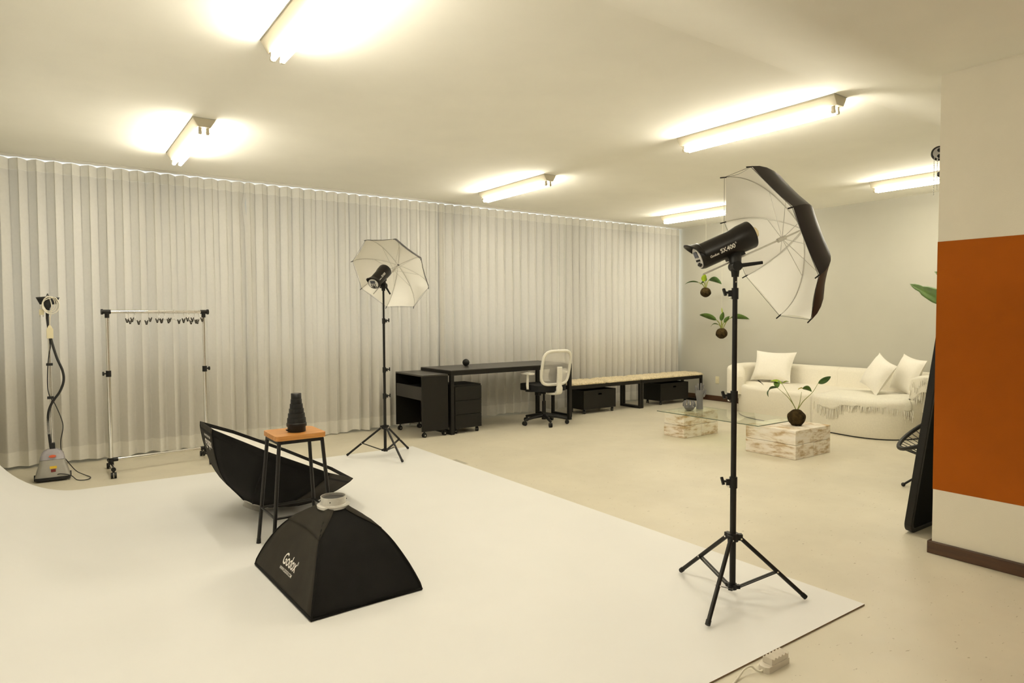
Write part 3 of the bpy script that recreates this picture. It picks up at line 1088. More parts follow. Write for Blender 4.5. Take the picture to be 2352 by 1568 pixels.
def snoot():
    t = thing('snoot', 'black stepped conical snoot standing on the wooden stool', 'snoot', (1.232, 4.010, ZB + 0.7042))
    prof = [(0.050, 0.0), (0.053, 0.004), (0.053, 0.034)]
    obj('mount_ring', MB().lathe(prof, 32), 'black_plastic', t)
    st = [(0.058, 0.034), (0.059, 0.036), (0.059, 0.052), (0.056, 0.056)]
    w = [0.055, 0.0495, 0.0440, 0.0385, 0.0335]
    z = 0.056
    for i, r in enumerate(w):
        st += [(r, z), (r - 0.0006, z + 0.0255), (r - 0.0016, z + 0.0280), (r - 0.0050, z + 0.0285)]
        z += 0.0285
    obj('stepped_cone', MB().lathe(st, 40), 'black_plastic', t, split=True)
    obj('front_ring', MB().lathe([(0.0310, z), (0.0305, z + 0.006), (0.0305, z + 0.034), (0.0275, z + 0.034), (0.0275, z + 0.010)], 32, cap=True), 'black_plastic', t)
    obj('honeycomb_grid', MB().lathe([(0.027, z + 0.024), (0.027, z + 0.031)], 24), 'grey_ceramic', t)
    obj('lock_tab', MB().box((-0.062, -0.012, 0.010), (-0.050, 0.012, 0.018)), 'black_plastic', t)
    return t
snoot()

# ================================================================== CLOTHES RACK, HANGERS, STEAMER
def rack():
    xa, xb, ya, yb = 0.455, 1.272, 6.955, 7.045
    t = thing('clothes_rack', 'chrome clothes rack on wheels with black joints, by the curtain', 'clothes rack', (xa, ya, 0))
    zt = 1.462
    ux = Vector((xb - xa, yb - ya, 0)).normalized()
    for (x, y, s) in ((xa, ya, -1), (xb, yb, 1)):
        B = Vector((x, y, 0))
        lean = ux * (0.004 * -s)
        lo = obj('upright', MB().cyl(B + Vector((0, 0, 0.10)), B + Vector((0, 0, 0.90)), 0.0165, n=16), 'chrome', t, world=True)
        obj('upper_upright', MB().cyl(B + Vector((0, 0, 0.88)), B + Vector((0, 0, zt - 0.02)), 0.0130, n=16), 'chrome', t, world=True)
        col = obj('height_collar', MB().cyl(B + Vector((0, 0, 0.875)), B + Vector((0, 0, 0.93)), 0.0215, n=14), 'black_plastic', t, world=True)
        d = ux * s
        obj('collar_knob', MB().cyl(B + d * 0.015 + Vector((0, 0, 0.905)), B + d * 0.036 + Vector((0, 0, 0.905)), 0.007, n=10).cyl(B + d * 0.036 + Vector((0, 0, 0.905)), B + d * 0.047 + Vector((0, 0, 0.905)), 0.019, n=12), 'black_plastic', col, world=True)
        j = MB().cyl(B + Vector((0, 0, zt - 0.055)), B + Vector((0, 0, zt + 0.012)), 0.0185, n=14)
        j.cyl(B - d * 0.028 + Vector((0, 0, zt)), B + d * 0.032 + Vector((0, 0, zt)), 0.0200, n=14)
        j.cyl(B + d * 0.032 + Vector((0, 0, zt)), B + d * 0.046 + Vector((0, 0, zt)), 0.0255, n=14)
        obj('corner_joint', j, 'black_plastic', t, world=True)
        # foot tube along y with casters
        fy0, fy1 = -0.255, 0.215
        ft = obj('foot_tube', MB().cyl(B + Vector((0, fy0, 0.078)), B + Vector((0, fy1, 0.078)), 0.0145, n=14), 'chrome', t, world=True)
        lj = MB().cyl(B + Vector((0, 0, 0.055)), B + Vector((0, 0, 0.135)), 0.0225, n=14).cyl(B + Vector((0, -0.035, 0.078)), B + Vector((0, 0.035, 0.078)), 0.0205, n=14)
        lj.cyl(B - d * 0.055 + Vector((0, 0, 0.118)), B + Vector((0, 0, 0.118)), 0.0185, n=14)
        obj('foot_joint', lj, 'black_plastic', t, world=True)
        for fy in (fy0, fy1):
            P = B + Vector((0, fy, 0))
            cs = MB().cyl(P + Vector((0, -0.012, 0.078)), P + Vector((0, 0.012, 0.078)), 0.019, n=12).cyl(P + Vector((0, 0, 0.05)), P + Vector((0, 0, 0.075)), 0.009, n=8)
            for q in (-0.013, 0.013):
                cs.cyl(P + Vector((q - 0.009, -0.004, 0.0265)), P + Vector((q + 0.009, -0.004, 0.0265)), 0.0262, n=14)
            obj('caster', cs, 'black_plastic', t, world=True)
    A, Bv = Vector((xa, ya, 0)), Vector((xb, yb, 0))
    obj('hanging_rail', MB().cyl(A + Vector((0, 0, zt)), Bv + Vector((0, 0, zt)), 0.0150, n=16), 'chrome', t, world=True)
    obj('lower_crossbar', MB().cyl(A + Vector((0, 0, 0.118)), Bv + Vector((0, 0, 0.118)), 0.0150, n=16), 'chrome', t, world=True)
    # clip hangers, hung almost edge on
    spots = [(0.170, 0.05), (0.225, 0.22), (0.335, -0.30), (0.425, 0.08), (0.475, 0.22), (0.555, 0.35), (0.640, -0.15), (0.690, 0.02), (0.740, 0.10), (0.778, 0.16)]
    places = ['leftmost', 'second from the left', 'third from the left', 'fourth from the left', 'fifth from the left', 'fifth from the right', 'fourth from the right', 'third from the right', 'second from the right', 'rightmost']
    for i, ((s, a), pl) in enumerate(zip(spots, places)):
        p = A + ux * s
        h = thing('clip_hanger', 'thin metal clip hanger on the clothes rack, %s' % pl, 'hanger', (p.x, p.y, zt), PI / 2 + a, 'clip hangers on the clothes rack')
        hk = [(0.0, 0.0, 0.0175)]
        path = [Vector((0.0174 * math.cos(b), 0, 0.0174 * math.sin(b))) for b in [PI * (1.15 - 0.13 * q) for q in range(10)]]
        path += [Vector((0.012, 0, -0.022)), Vector((0.0, 0, -0.045)), Vector((0, 0, -0.075))]
        wb2 = MB().tube(path, 0.0021, 6)
        tilt = random.uniform(-0.35, 0.35)
        e1 = Vector((-0.115, 0, -0.083 + tilt * 0.06))
        e2 = Vector((0.115, 0, -0.083 - tilt * 0.06))
        wb2.tube([e1, Vector((0, 0, -0.075)), e2], 0.0023, 6)
        obj('hook_and_bar', wb2, 'chrome', h)
        for q in (-0.088, 0.078):
            e = Vector((q, 0, -0.080 - tilt * q * 0.5))
            cl = MB()
            sw_ = random.uniform(-0.5, 0.5)
            dv = Vector((0.25 * sw_, 0.0, -1)).normalized()
            for sg in (-1, 1):
                off = Vector((0, 0.0065 * sg, 0))
                cl.bar(e + off * 2.0 - dv * 0.016, e + off * 0.25 + dv * 0.026, 0.009, 0.003, (1, 0, 0))
            cl.cyl(e - Vector((0.008, 0, 0)), e + Vector((0.008, 0, 0)), 0.005, n=8)
            obj('clip', cl, 'clip_dark', h)
    return t
rack()

def steamer():
    bx, by = 0.020, 6.965
    t = thing('garment_steamer', 'silver upright garment steamer with a black hose in front of the curtain', 'steamer', (bx, by, 0), -0.02)
    # body: tapered block
    def loft(secs, m, name, parent=t, bev=0.0):
        mb = MB()
        n = None
        vs, fs = [], []
        for z, hx, hy, cyy in secs:
            poly = rrect(-hx, cyy - hy, hx, cyy + hy, min(hx, hy) * 0.35, 4)
            n = len(poly)
            vs += [(x, y, z) for x, y in poly]
        for i in range(len(secs) - 1):
            for k in range(n):
                l = (k + 1) % n
                fs.append((i * n + k, i * n + l, (i + 1) * n + l, (i + 1) * n + k))
        mb.add(vs, fs, True)
        mb.add(vs[:n], [tuple(range(n))[::-1]])
        mb.add(vs[-n:], [tuple(range(n))])
        return obj(name, mb, m, parent)
    loft([(0.014, 0.128, 0.098, 0), (0.040, 0.130, 0.100, 0)], 'steamer_dark', 'base_plate')
    body = loft([(0.040, 0.126, 0.096, 0), (0.075, 0.118, 0.092, 0), (0.14, 0.098, 0.082, 0.004), (0.185, 0.092, 0.078, 0.006)], 'steamer_silver', 'body')
    tank = loft([(0.187, 0.091, 0.077, 0.006), (0.225, 0.083, 0.070, 0.008), (0.255, 0.062, 0.055, 0.01), (0.270, 0.030, 0.030, 0.012)], 'steamer_tank', 'water_tank')
    lb = MB().lathe([(1, 0), (1, 0.002)], 20)
    lb.v = [Vector((0.002 + p.x * 0.026, -0.0635 - p.z - (0.215 - 0.215) - (0.0), 0.2165 + p.y * 0.0115)) for p in lb.v]
    lb.v = [p + Vector((0, -0.006 + (p.z - 0.2165) * 0.25, 0)) for p in lb.v]
    obj('red_sticker', lb, 'label_red', tank)
    def front(zv):
        return -0.092 + (zv - 0.075) * 0.213 if zv > 0.075 else -0.096
    obj('warning_label', MB().obox((0.006, front(0.122) - 0.001, 0.122), 0.050, 0.004, 0.022, Matrix.Rotation(-0.2, 3, 'X')), 'label_yellow', body)
    sw_ = obj('power_switch', MB().obox((0.006, front(0.096) - 0.002, 0.096), 0.034, 0.010, 0.024, Matrix.Rotation(-0.2, 3, 'X')), 'switch_red', body)
    obj('wheel', MB().cyl((-0.135, 0.01, 0.026), (-0.120, 0.01, 0.026), 0.026, n=14), 'steamer_dark', t)
    obj('wheel', MB().cyl((0.120, 0.06, 0.026), (0.135, 0.06, 0.026), 0.026, n=14), 'steamer_dark', t)
    # pole with black fittings
    obj('pole_socket', MB().box((-0.018, 0.0, 0.262), (0.022, 0.04, 0.322)), 'steamer_dark', t, bevel=0.006)
    obj('pole', MB().cyl((0.002, 0.02, 0.30), (0.002, 0.02, 1.42), 0.0085, n=12).cyl((0.002, 0.02, 1.42), (0.002, 0.02, 1.585), 0.006, n=12), 'chrome', t)
    for zc in (0.715, 1.005):
        obj('pole_clamp', MB().box((-0.024, -0.002, zc - 0.010), (0.024, 0.040, zc + 0.012)), 'steamer_dark', t, bevel=0.003)
    # hanger-shaped head rest on top
    hd = MB()
    hd.grid(lambda u, v: Vector((0.002 + (u - 0.5) * 0.165 * (1 - 0.35 * v), 0.02 - 0.02 * math.cos((u - 0.5) * PI), 1.595 - 0.068 * v - 0.020 * abs(u - 0.5) * 2 * (1 - v) * 0.4)), 14, 4)
    ho = obj('head_rest', hd, 'steamer_dark', t, solid=0.016)
    obj('steam_head', MB().tube([(0.0, -0.012, 1.575), (0.0, -0.014, 1.53), (0.0, -0.004, 1.49), (-0.006, 0.0, 1.40)], [0.030, 0.036, 0.016, 0.010], 14), 'steamer_dark', t)
    obj('finial', MB().lathe([(0.009, 0), (0.010, 0.012), (0.004, 0.03)], 10, (0.002, 0.02, 1.59)), 'steamer_dark', t)
    hose = spline([(-0.006, 0.0, 1.41), (0.004, -0.006, 1.30), (0.022, -0.01, 1.20), (0.055, -0.012, 1.06), (0.092, -0.012, 0.95), (0.098, -0.012, 0.86), (0.070, -0.010, 0.77), (0.026, -0.006, 0.70), (-0.004, -0.002, 0.64), (-0.020, 0.0, 0.57), (-0.022, 0.004, 0.47), (-0.016, 0.010, 0.36), (-0.010, 0.016, 0.28)], 8)
    obj('steam_hose', MB().tube(hose, 0.0105, 10), 'cord_black', t)
    sl = MB()
    for q in range(13):
        z = 0.405 + q * 0.011
        sl.tube([Vector((-0.0225 + 0.012 * math.cos(a), 0.006 + 0.012 * math.sin(a), z)) for a in [2 * PI * w / 10 for w in range(10)]], 0.0028, 5, closed=True)
    obj('hose_spring', sl, 'rail_white', t)
    cb = spline([(0.02, -0.085, 0.055), (0.06, -0.10, 0.062), (0.13, -0.108, 0.040), (0.17, -0.15, 0.006), (0.215, -0.205, 0.006), (0.262, -0.18, 0.006), (0.270, -0.10, 0.006), (0.225, 0.02, 0.010), (0.17, 0.045, 0.045), (0.115, 0.03, 0.13), (0.070, 0.01, 0.22), (0.064, 0.005, 0.33), (0.082, 0.0, 0.44), (0.075, 0.0, 0.52), (0.030, 0.0, 0.66), (-0.008, 0.0, 0.74), (-0.018, 0.0, 0.84), (-0.012, 0.0, 0.99), (0.000, -0.004, 1.10), (0.012, -0.01, 1.17), (0.004, -0.014, 1.225)], 6)
    obj('power_cable', MB().tube(cb, 0.0038, 8), 'cord_black', t)
    # cream extension lead hung on the head
    e = thing('extension_lead', 'coiled cream extension lead with plug hanging from the steamer head', 'extension lead', (bx, by, 1.2))
    W = lambda x, y, z: Vector((x + bx, y + by, z))
    obj('socket_block', MB().box((-0.014 + bx, -0.034 + by, 1.232), (0.034 + bx, -0.014 + by, 1.318)).add([W(-0.010, -0.034, 1.318), W(0.030, -0.034, 1.318), W(0.018, -0.03, 1.345), W(0.002, -0.03, 1.345), W(-0.010, -0.014, 1.318), W(0.030, -0.014, 1.318), W(0.018, -0.018, 1.345), W(0.002, -0.018, 1.345)], [(0, 1, 2, 3), (5, 4, 7, 6), (1, 5, 6, 2), (4, 0, 3, 7), (3, 2, 6, 7)]), 'plug_cream', e, world=True, bevel=0.003)
    obj('plug', MB().box((-0.062 + bx, -0.05 + by, 1.435), (-0.026 + bx, -0.03 + by, 1.482)), 'plug_cream', e, world=True, bevel=0.004)
    for q in (-0.056, -0.034):
        obj('plug_pin', MB().cyl((q + bx, -0.04 + by, 1.418), (q + bx, -0.04 + by, 1.436), 0.0025, n=8), 'chrome', e, world=True)
    loop = []
    for k in range(3):
        for q in range(14):
            a = 2 * PI * q / 14 + PI / 2
            rx, rz = 0.042 + 0.009 * k, 0.062 + 0.006 * k
            loop.append(W(0.010 + 0.006 * k + rx * math.cos(a), -0.050 - 0.006 * k, 1.530 - 0.006 * k + rz * math.sin(a)))
    cord = [W(0.010, -0.026, 1.344), W(0.014, -0.035, 1.40), W(0.024, -0.045, 1.46), W(0.028, -0.05, 1.52)] + loop + [W(-0.02, -0.06, 1.56), W(-0.045, -0.05, 1.50), W(-0.044, -0.042, 1.480)]
    obj('lead', MB().tube(spline(cord, 3), 0.0042, 7), 'cord_white', e, world=True)
    return t
steamer()

# ================================================================== DESK GROUP
def caster(parent, x, y, r=0.026, ang=0.0, top=None):
    top = top or 2 * r + 0.012
    d = Vector((math.cos(ang), math.sin(ang), 0))
    s = Vector((-d.y, d.x, 0))
    P = Vector((x, y, r + 0.0005))
    mb = MB()
    for q in (-0.011, 0.011):
        mb.cyl(P + s * (q - 0.006), P + s * (q + 0.006), r, n=14)
    co = obj('caster', mb, 'black_plastic', parent)
    obj('caster_fork', MB().cyl(Vector((x, y, r)), Vector((x, y, top)), 0.008, n=8).bar(P + d * -r * 0.3 + Vector((0, 0, r * 0.9)), P + d * r * 0.5 + Vector((0, 0, r * 0.9)), 0.03, 0.012), 'black_steel', co)
    obj('hub_cap', MB().cyl(P - s * 0.0178, P + s * 0.0178, r * 0.35, n=10), 'brushed_metal', co)
    return co

def desk():
    t = thing('desk', 'long black desk with a thick top and steel loop legs', 'desk', (3.893, 6.745, 0), math.radians(1.2))
    L, D, zt = 1.905, 0.735, 0.767
    obj('desk_top', MB().box((0, 0, zt - 0.010), (L, D, zt)), 'black_top', t, bevel=0.0015, seg=1)
    ap = MB()
    ap.box((0, 0, zt - 0.062), (L, 0.03, zt - 0.0105)).box((0, D - 0.03, zt - 0.062), (L, D, zt - 0.0105))
    ap.box((0, 0.031, zt - 0.062), (0.03, D - 0.031, zt - 0.0105)).box((L - 0.03, 0.031, zt - 0.062), (L, D - 0.031, zt - 0.0105))
    obj('apron', ap, 'black_wood', t)
    for x in (0.0, L - 0.045):
        lg = MB()
        lg.box((x, 0.0, 0.0005), (x + 0.045, 0.045, zt - 0.0625)).box((x, D - 0.045, 0.0005), (x + 0.045, D, zt - 0.0625))
        lg.box((x, 0.0455, 0.0005), (x + 0.045, D - 0.0455, 0.040))
        obj('leg_frame', lg, 'black_steel', t)
    return t
desk()

def trolley():
    x0, y0, w, d, zt = 3.520, 6.765, 0.345, 0.700, 0.728
    t = thing('rolling_side_desk', 'black rolling side cabinet with open front beside the desk', 'cabinet', (x0, y0, 0))
    zb = 0.072
    th = 0.019
    obj('side_panel', MB().box((0, 0, zb), (w, th, zt - th)), 'black_wood', t)
    obj('side_panel', MB().box((0, d - th, zb), (w, d, zt - th)), 'black_wood', t)
    obj('top_panel', MB().box((0, 0, zt - th + 0.0005), (w, d, zt)), 'black_top', t, bevel=0.001, seg=1)
    obj('back_panel', MB().box((w - 0.016, th, zb + 0.03), (w, d - th, zt - th)), 'black_wood', t)
    dr = obj('drawer', MB().box((0.002, th + 0.002, 0.435), (0.022, d - th - 0.002, 0.588)), 'grey_drawer', t)
    obj('drawer_box', MB().box((0.022, th + 0.012, 0.445), (w - 0.03, d - th - 0.012, 0.56)), 'void_black', dr)
    for x in (0.04, w - 0.04):
        for y in (0.03, d - 0.03):
            caster(t, x, y, 0.026, 0.3, zb)
    return t
trolley()

def drawer_unit():
    x0, y0 = 3.955, 6.765
    w, d, zt, zb = 0.385, 0.40, 0.585, 0.062
    t = thing('drawer_pedestal', 'small black three-drawer pedestal on casters under the desk', 'drawer unit', (x0, y0, 0), 0.015)
    obj('carcass', MB().box((0, 0.019, zb), (w, d, zt)), 'black_wood', t, bevel=0.002, seg=1)
    hh = (zt - 0.018 - zb) / 3
    for k in range(3):
        z = zb + k * hh
        f = obj('drawer', MB().box((0.004, 0, z + 0.002), (w - 0.004, 0.0185, z + hh - 0.003)), 'black_wood', t)
        obj('finger_hole', MB().cyl((w - 0.055, -0.0008, z + hh - 0.05), (w - 0.055, 0.004, z + hh - 0.05), 0.012, n=14), 'void_black', f)
    for x in (0.035, w - 0.045):
        for y in (0.045, d - 0.045):
            caster(t, x, y, 0.026, 1.2, zb)
    return t
drawer_unit()

b = thing('decorative_ball', 'small matte black ball on the desk top', 'ornament', (4.422, 7.270, 0.7674))
obj('sphere', MB().sphere((0, 0, 0.044), 0.046, 24, 16), 'black_plastic', b)
obj('stand_ring', MB().lathe([(0.022, 0), (0.022, 0.004), (0.016, 0.006)], 16), 'black_plastic', b)

def office_chair():
    cx, cy = 5.288, 6.745
    t = thing('office_chair', 'white mesh-back office chair with black seat at the desk', 'chair', (cx, cy, 0), 0.0)
    # star base
    col = MB().cyl((0, 0, 0.06), (0, 0, 0.15), 0.032, 0.026, 14).cyl((0, 0, 0.15), (0, 0, 0.30), 0.025, n=14).cyl((0, 0, 0.30), (0, 0, 0.43), 0.015, n=14)
    obj('gas_column', col, 'black_steel', t)
    for k in range(5):
        a = math.radians(-112 + 72 * k)
        d = Vector((math.cos(a), math.sin(a), 0))
        lg = obj('base_arm', MB().tube([d * 0.02 + Vector((0, 0, 0.112)), d * 0.16 + Vector((0, 0, 0.098)), d * 0.300 + Vector((0, 0, 0.072))], [0.026, 0.021, 0.016], 8, smooth=False), 'black_plastic', t)
        P = d * 0.300
        s = Vector((-d.y, d.x, 0))
        cs = MB()
        for q in (-0.012, 0.012):
            cs.cyl(P + s * (q - 0.008) + Vector((0, 0, 0.0285)), P + s * (q + 0.008) + Vector((0, 0, 0.0285)), 0.028, n=14)
        co = obj('caster', cs, 'black_plastic', lg)
    obj('tilt_mechanism', MB().box((-0.07, -0.10, 0.40), (0.07, 0.10, 0.445)).box((-0.115, -0.02, 0.375), (-0.055, 0.05, 0.43)), 'black_plastic', t, bevel=0.008)
    seat = MB().prism(rrect(-0.245, -0.215, 0.245, 0.255, 0.10, 6), 0.445, 0.525, smooth=True)
    obj('seat', seat, 'seat_black', t, bevel=0.028, seg=4)
    # backrest: rounded-trapezoid frame, curved, leaning slightly back
    def bp(u, v):
        # u -1..1 across, v 0..1 up
        w = 0.215 + 0.010 * math.sin(v * PI)
        y = -0.235 - 0.085 * v + 0.030 * (u * u) - 0.03 * math.sin(v * PI) * 0
        return Vector((u * w, y, 0.535 + 0.430 * v))
    ring = []
    for p in rrect(-1, 0, 1, 1, 0.001, 1):
        pass
    path = []
    N = 60
    for k in range(N):
        a = 2 * PI * k / N
        ca, sa = math.cos(a), math.sin(a)
        e = 0.42
        path.append(bp(math.copysign(abs(ca) ** e, ca), 0.5 + 0.5 * math.copysign(abs(sa) ** e, sa)))
    fr = MB().tube(path, 0.0195, 10, closed=True)
    fo = obj('back_frame', fr, 'white_plastic', t)
    me_ = MB().grid(lambda u, v: bp((u - 0.5) * 1.90, 0.03 + 0.94 * v) + Vector((0, 0.004, 0)), 12, 12)
    obj('back_mesh', me_, 'mesh_fabric', t)
    pad = MB().sphere((0, 0, 0), 1.0, 20, 12)
    pad.v = [Vector((p.x * 0.110, -0.225 + p.y * 0.016, 0.655 + p.z * 0.100)) for p in pad.v]
    obj('lumbar_pad', pad, 'pad_grey', t)
    sp = spline([(0, -0.05, 0.415), (0, -0.18, 0.412), (0, -0.285, 0.425), (0, -0.315, 0.47), (0, -0.312, 0.56), (0, -0.322, 0.66), (0, -0.322, 0.765)], 5)
    s_ = MB()
    secw = 0.036
    n = len(sp)
    for i in range(n - 1):
        pass
    vs, fs = [], []
    for i, p in enumerate(sp):
        tdir = (sp[min(i + 1, n - 1)] - sp[max(i - 1, 0)]).normalized()
        nrm = Vector((1, 0, 0)).cross(tdir)
        ww = 0.046 if i < n * 0.55 else 0.036
        for sx, sn in ((-1, -1), (1, -1), (1, 1), (-1, 1)):
            vs.append(p + Vector((sx * ww, 0, 0)) + nrm * sn * 0.014)
    for i in range(n - 1):
        for k in range(4):
            l = (k + 1) % 4
            fs.append((i * 4 + k, i * 4 + l, (i + 1) * 4 + l, (i + 1) * 4 + k))
    fs += [(3, 2, 1, 0), tuple(4 * (n - 1) + q for q in range(4))]
    s_.add(vs, fs)
    obj('back_spine', s_, 'white_plastic', t, bevel=0.008, seg=3)
    for s in (-1, 1):
        arm = MB().tube([(s * 0.27, -0.01, 0.47), (s * 0.275, -0.01, 0.52), (s * 0.275, -0.015, 0.665)], [0.017, 0.019, 0.016], 10)
        ao = obj('armrest_post', arm, 'white_plastic', t)
        obj('armrest_pad', MB().prism(rrect(s * 0.27 - 0.042, -0.12, s * 0.27 + 0.042, 0.115, 0.035, 5), 0.662, 0.684, smooth=True), 'white_plastic', ao, bevel=0.008, seg=3)
        obj('arm_bracket', MB().bar((s * 0.12, -0.01, 0.44), (s * 0.285, -0.01, 0.455), 0.06, 0.03), 'black_plastic', ao)
    return t
# open-weave chair mesh: partly see-through fabric
def mesh_mat():
    m = mat('mesh_fabric', (0.92, 0.89, 0.83), 0.9)
    nt = m.node_tree
    out = nt.nodes['Material Output']
    t = nt.nodes.new('ShaderNodeBsdfTransparent')
    mx = nt.nodes.new('ShaderNodeMixShader')
    ck = nt.nodes.new('ShaderNodeTexNoise')
    ck.inputs['Scale'].default_value = 900
    mr = nt.nodes.new('ShaderNodeMapRange')
    mr.inputs['To Min'].default_value = 0.52
    mr.inputs['To Max'].default_value = 0.74
    nt.links.new(ck.outputs['Fac'], mr.inputs[0])
    nt.links.new(mr.outputs[0], mx.inputs[0])
    nt.links.new(nt.nodes['Principled BSDF'].outputs[0], mx.inputs[1])
    nt.links.new(t.outputs[0], mx.inputs[2])
    nt.links.new(mx.outputs[0], out.inputs[0])
mesh_mat()
office_chair()

# ================================================================== BENCHES, MATS, CRATES
def bench(x0, x1, label):
    y0, d, zt = 6.975, 0.42, 0.430
    t = thing('bench', label, 'bench', (x0, y0, 0), 0, 'black benches by the curtain')
    L = x1 - x0
    obj('bench_top', MB().box((0.032, 0.032, zt - 0.014), (L - 0.032, d - 0.032, zt - 0.001)), 'black_wood', t)
    r = MB().box((0, 0, zt - 0.052), (L, 0.03, zt)).box((0, d - 0.03, zt - 0.052), (L, d, zt)).box((0, 0.0305, zt - 0.052), (0.03, d - 0.0305, zt)).box((L - 0.03, 0.0305, zt - 0.052), (L, d - 0.0305, zt))
    obj('top_frame', r, 'black_steel', t)
    for x in (0.0, L - 0.036):
        g = MB().box((x, 0, 0.0005), (x + 0.036, 0.036, zt - 0.0525)).box((x, d - 0.036, 0.0005), (x + 0.036, d, zt - 0.0525)).box((x, 0.0365, 0.0005), (x + 0.036, d - 0.0365, 0.034))
        obj('leg_frame', g, 'black_steel', t)
    return t
bench(5.930, 7.345, 'black steel bench nearer the desk, with pads on top')
bench(7.352, 8.770, 'black steel bench in the far corner, with pads on top')

def seat_mat(x0, x1, label, seed):
    rnd = random.Random(seed)
    y0, y1, z0 = 6.965, 7.400, 0.431
    t = thing('bench_pad', label, 'pad', ((x0 + x1) / 2, (y0 + y1) / 2, z0), 0, 'cream tufted pads on the benches')
    hx, hy = (x1 - x0) / 2, (y1 - y0) / 2
    nx, ny = 40, 20
    hts = [[rnd.uniform(-0.0065, 0.0065) for _ in range(ny + 1)] for _ in range(nx + 1)]
    mb = MB()
    def fn(u, v):
        a, c = 2 * u - 1, 2 * v - 1
        i, j = int(round(u * nx)), int(round(v * ny))
        ed = min(1.0, (1 - abs(a) ** 10) ** 0.5) * min(1.0, (1 - abs(c) ** 8) ** 0.5)
        tf = 0.006 * (math.cos(u * PI * 8) * math.cos(v * PI * 4))
        wav = 0.016 * rnd.uniform(-1, 1) if (i in (0, nx) or j in (0, ny)) else 0
        return Vector((a * hx + (wav if i in (0, nx) else 0), c * hy + (wav if j in (0, ny) else 0), 0.012 + ed * 0.030 + tf * ed + hts[i][j] * ed))
    mb.grid(fn, nx, ny)
    pts = mb.v[:]
    mb.grid(lambda u, v: Vector(((2 * u - 1) * hx * 0.985, (2 * v - 1) * hy * 0.985, 0.001)), 1, 1)
    # side skirt
    rim_i = [i for i in range(nx + 1)] + [(nx) + (nx + 1) * j for j in range(1, ny + 1)] + [ny * (nx + 1) + i for i in range(nx - 1, -1, -1)] + [(nx + 1) * j for j in range(ny - 1, 0, -1)]
    rim = [pts[i] for i in rim_i]
    low = [Vector((p.x * 0.99, p.y * 0.985, 0.001)) for p in rim]
    m = len(rim)
    mb.add(rim + low, [(i, m + i, m + (i + 1) % m, (i + 1) % m) for i in range(m)], True)
    obj('pad', mb, 'shaggy_cream', t)
    tf = MB()
    for q in range(36):
        px = rnd.uniform(-hx, hx)
        p = Vector((px, -hy - 0.002, rnd.uniform(0.006, 0.03)))
        tf.tube([p, p + Vector((rnd.uniform(-0.012, 0.012), -rnd.uniform(0.006, 0.02), rnd.uniform(-0.012, 0.006)))], [0.004, 0.001], 5)
    o = obj('edge_tufts', tf, 'shaggy_cream', t)
    o['kind'] = 'stuff'
for k, (a, b_, lab) in enumerate(((5.945, 6.60, 'cream tufted bench pad nearest the desk'), (6.64, 7.31, 'second cream tufted bench pad from the desk'), (7.35, 8.04, 'third cream tufted bench pad from the desk'), (8.08, 8.79, 'cream tufted bench pad in the far corner'))):
    seat_mat(a, b_, lab, 20 + k)

def crate(x0, x1, label):
    y0, d, zb, zt = 7.035, 0.36, 0.062, 0.335
    t = thing('storage_crate', label, 'crate', (x0, y0, 0), 0, 'black storage crates on casters')
    L = x1 - x0
    th = 0.016
    f = MB()
    # front board with a hand slot
    sx, sw2, sz, sh = L * 0.50, 0.036, zt - 0.062, 0.013
    f.box((0, 0, zb), (sx - sw2, th, zt)).box((sx + sw2, 0, zb), (L, th, zt)).box((sx - sw2, 0, zb), (sx + sw2, th, sz - sh)).box((sx - sw2, 0, sz + sh), (sx + sw2, th, zt))
    obj('front_board', f, 'black_wood', t)
    obj('back_board', MB().box((0, d - th, zb), (L, d, zt)), 'black_wood', t)
    obj('end_board', MB().box((0, th, zb), (th, d - th, zt)), 'black_wood', t)
    obj('end_board', MB().box((L - th, th, zb), (L, d - th, zt)), 'black_wood', t)
    obj('bottom_board', MB().box((th, th, zb), (L - th, d - th, zb + 0.014)), 'void_black', t)
    for x in (0.04, L - 0.04):
        for y in (0.035, d - 0.05):
            caster(t, x, y, 0.025, 0.6, zb)
    return t
crate(6.235, 6.865, 'black crate with a hand slot under the bench nearer the desk')
crate(7.835, 8.490, 'black crate with a hand slot under the bench in the far corner')

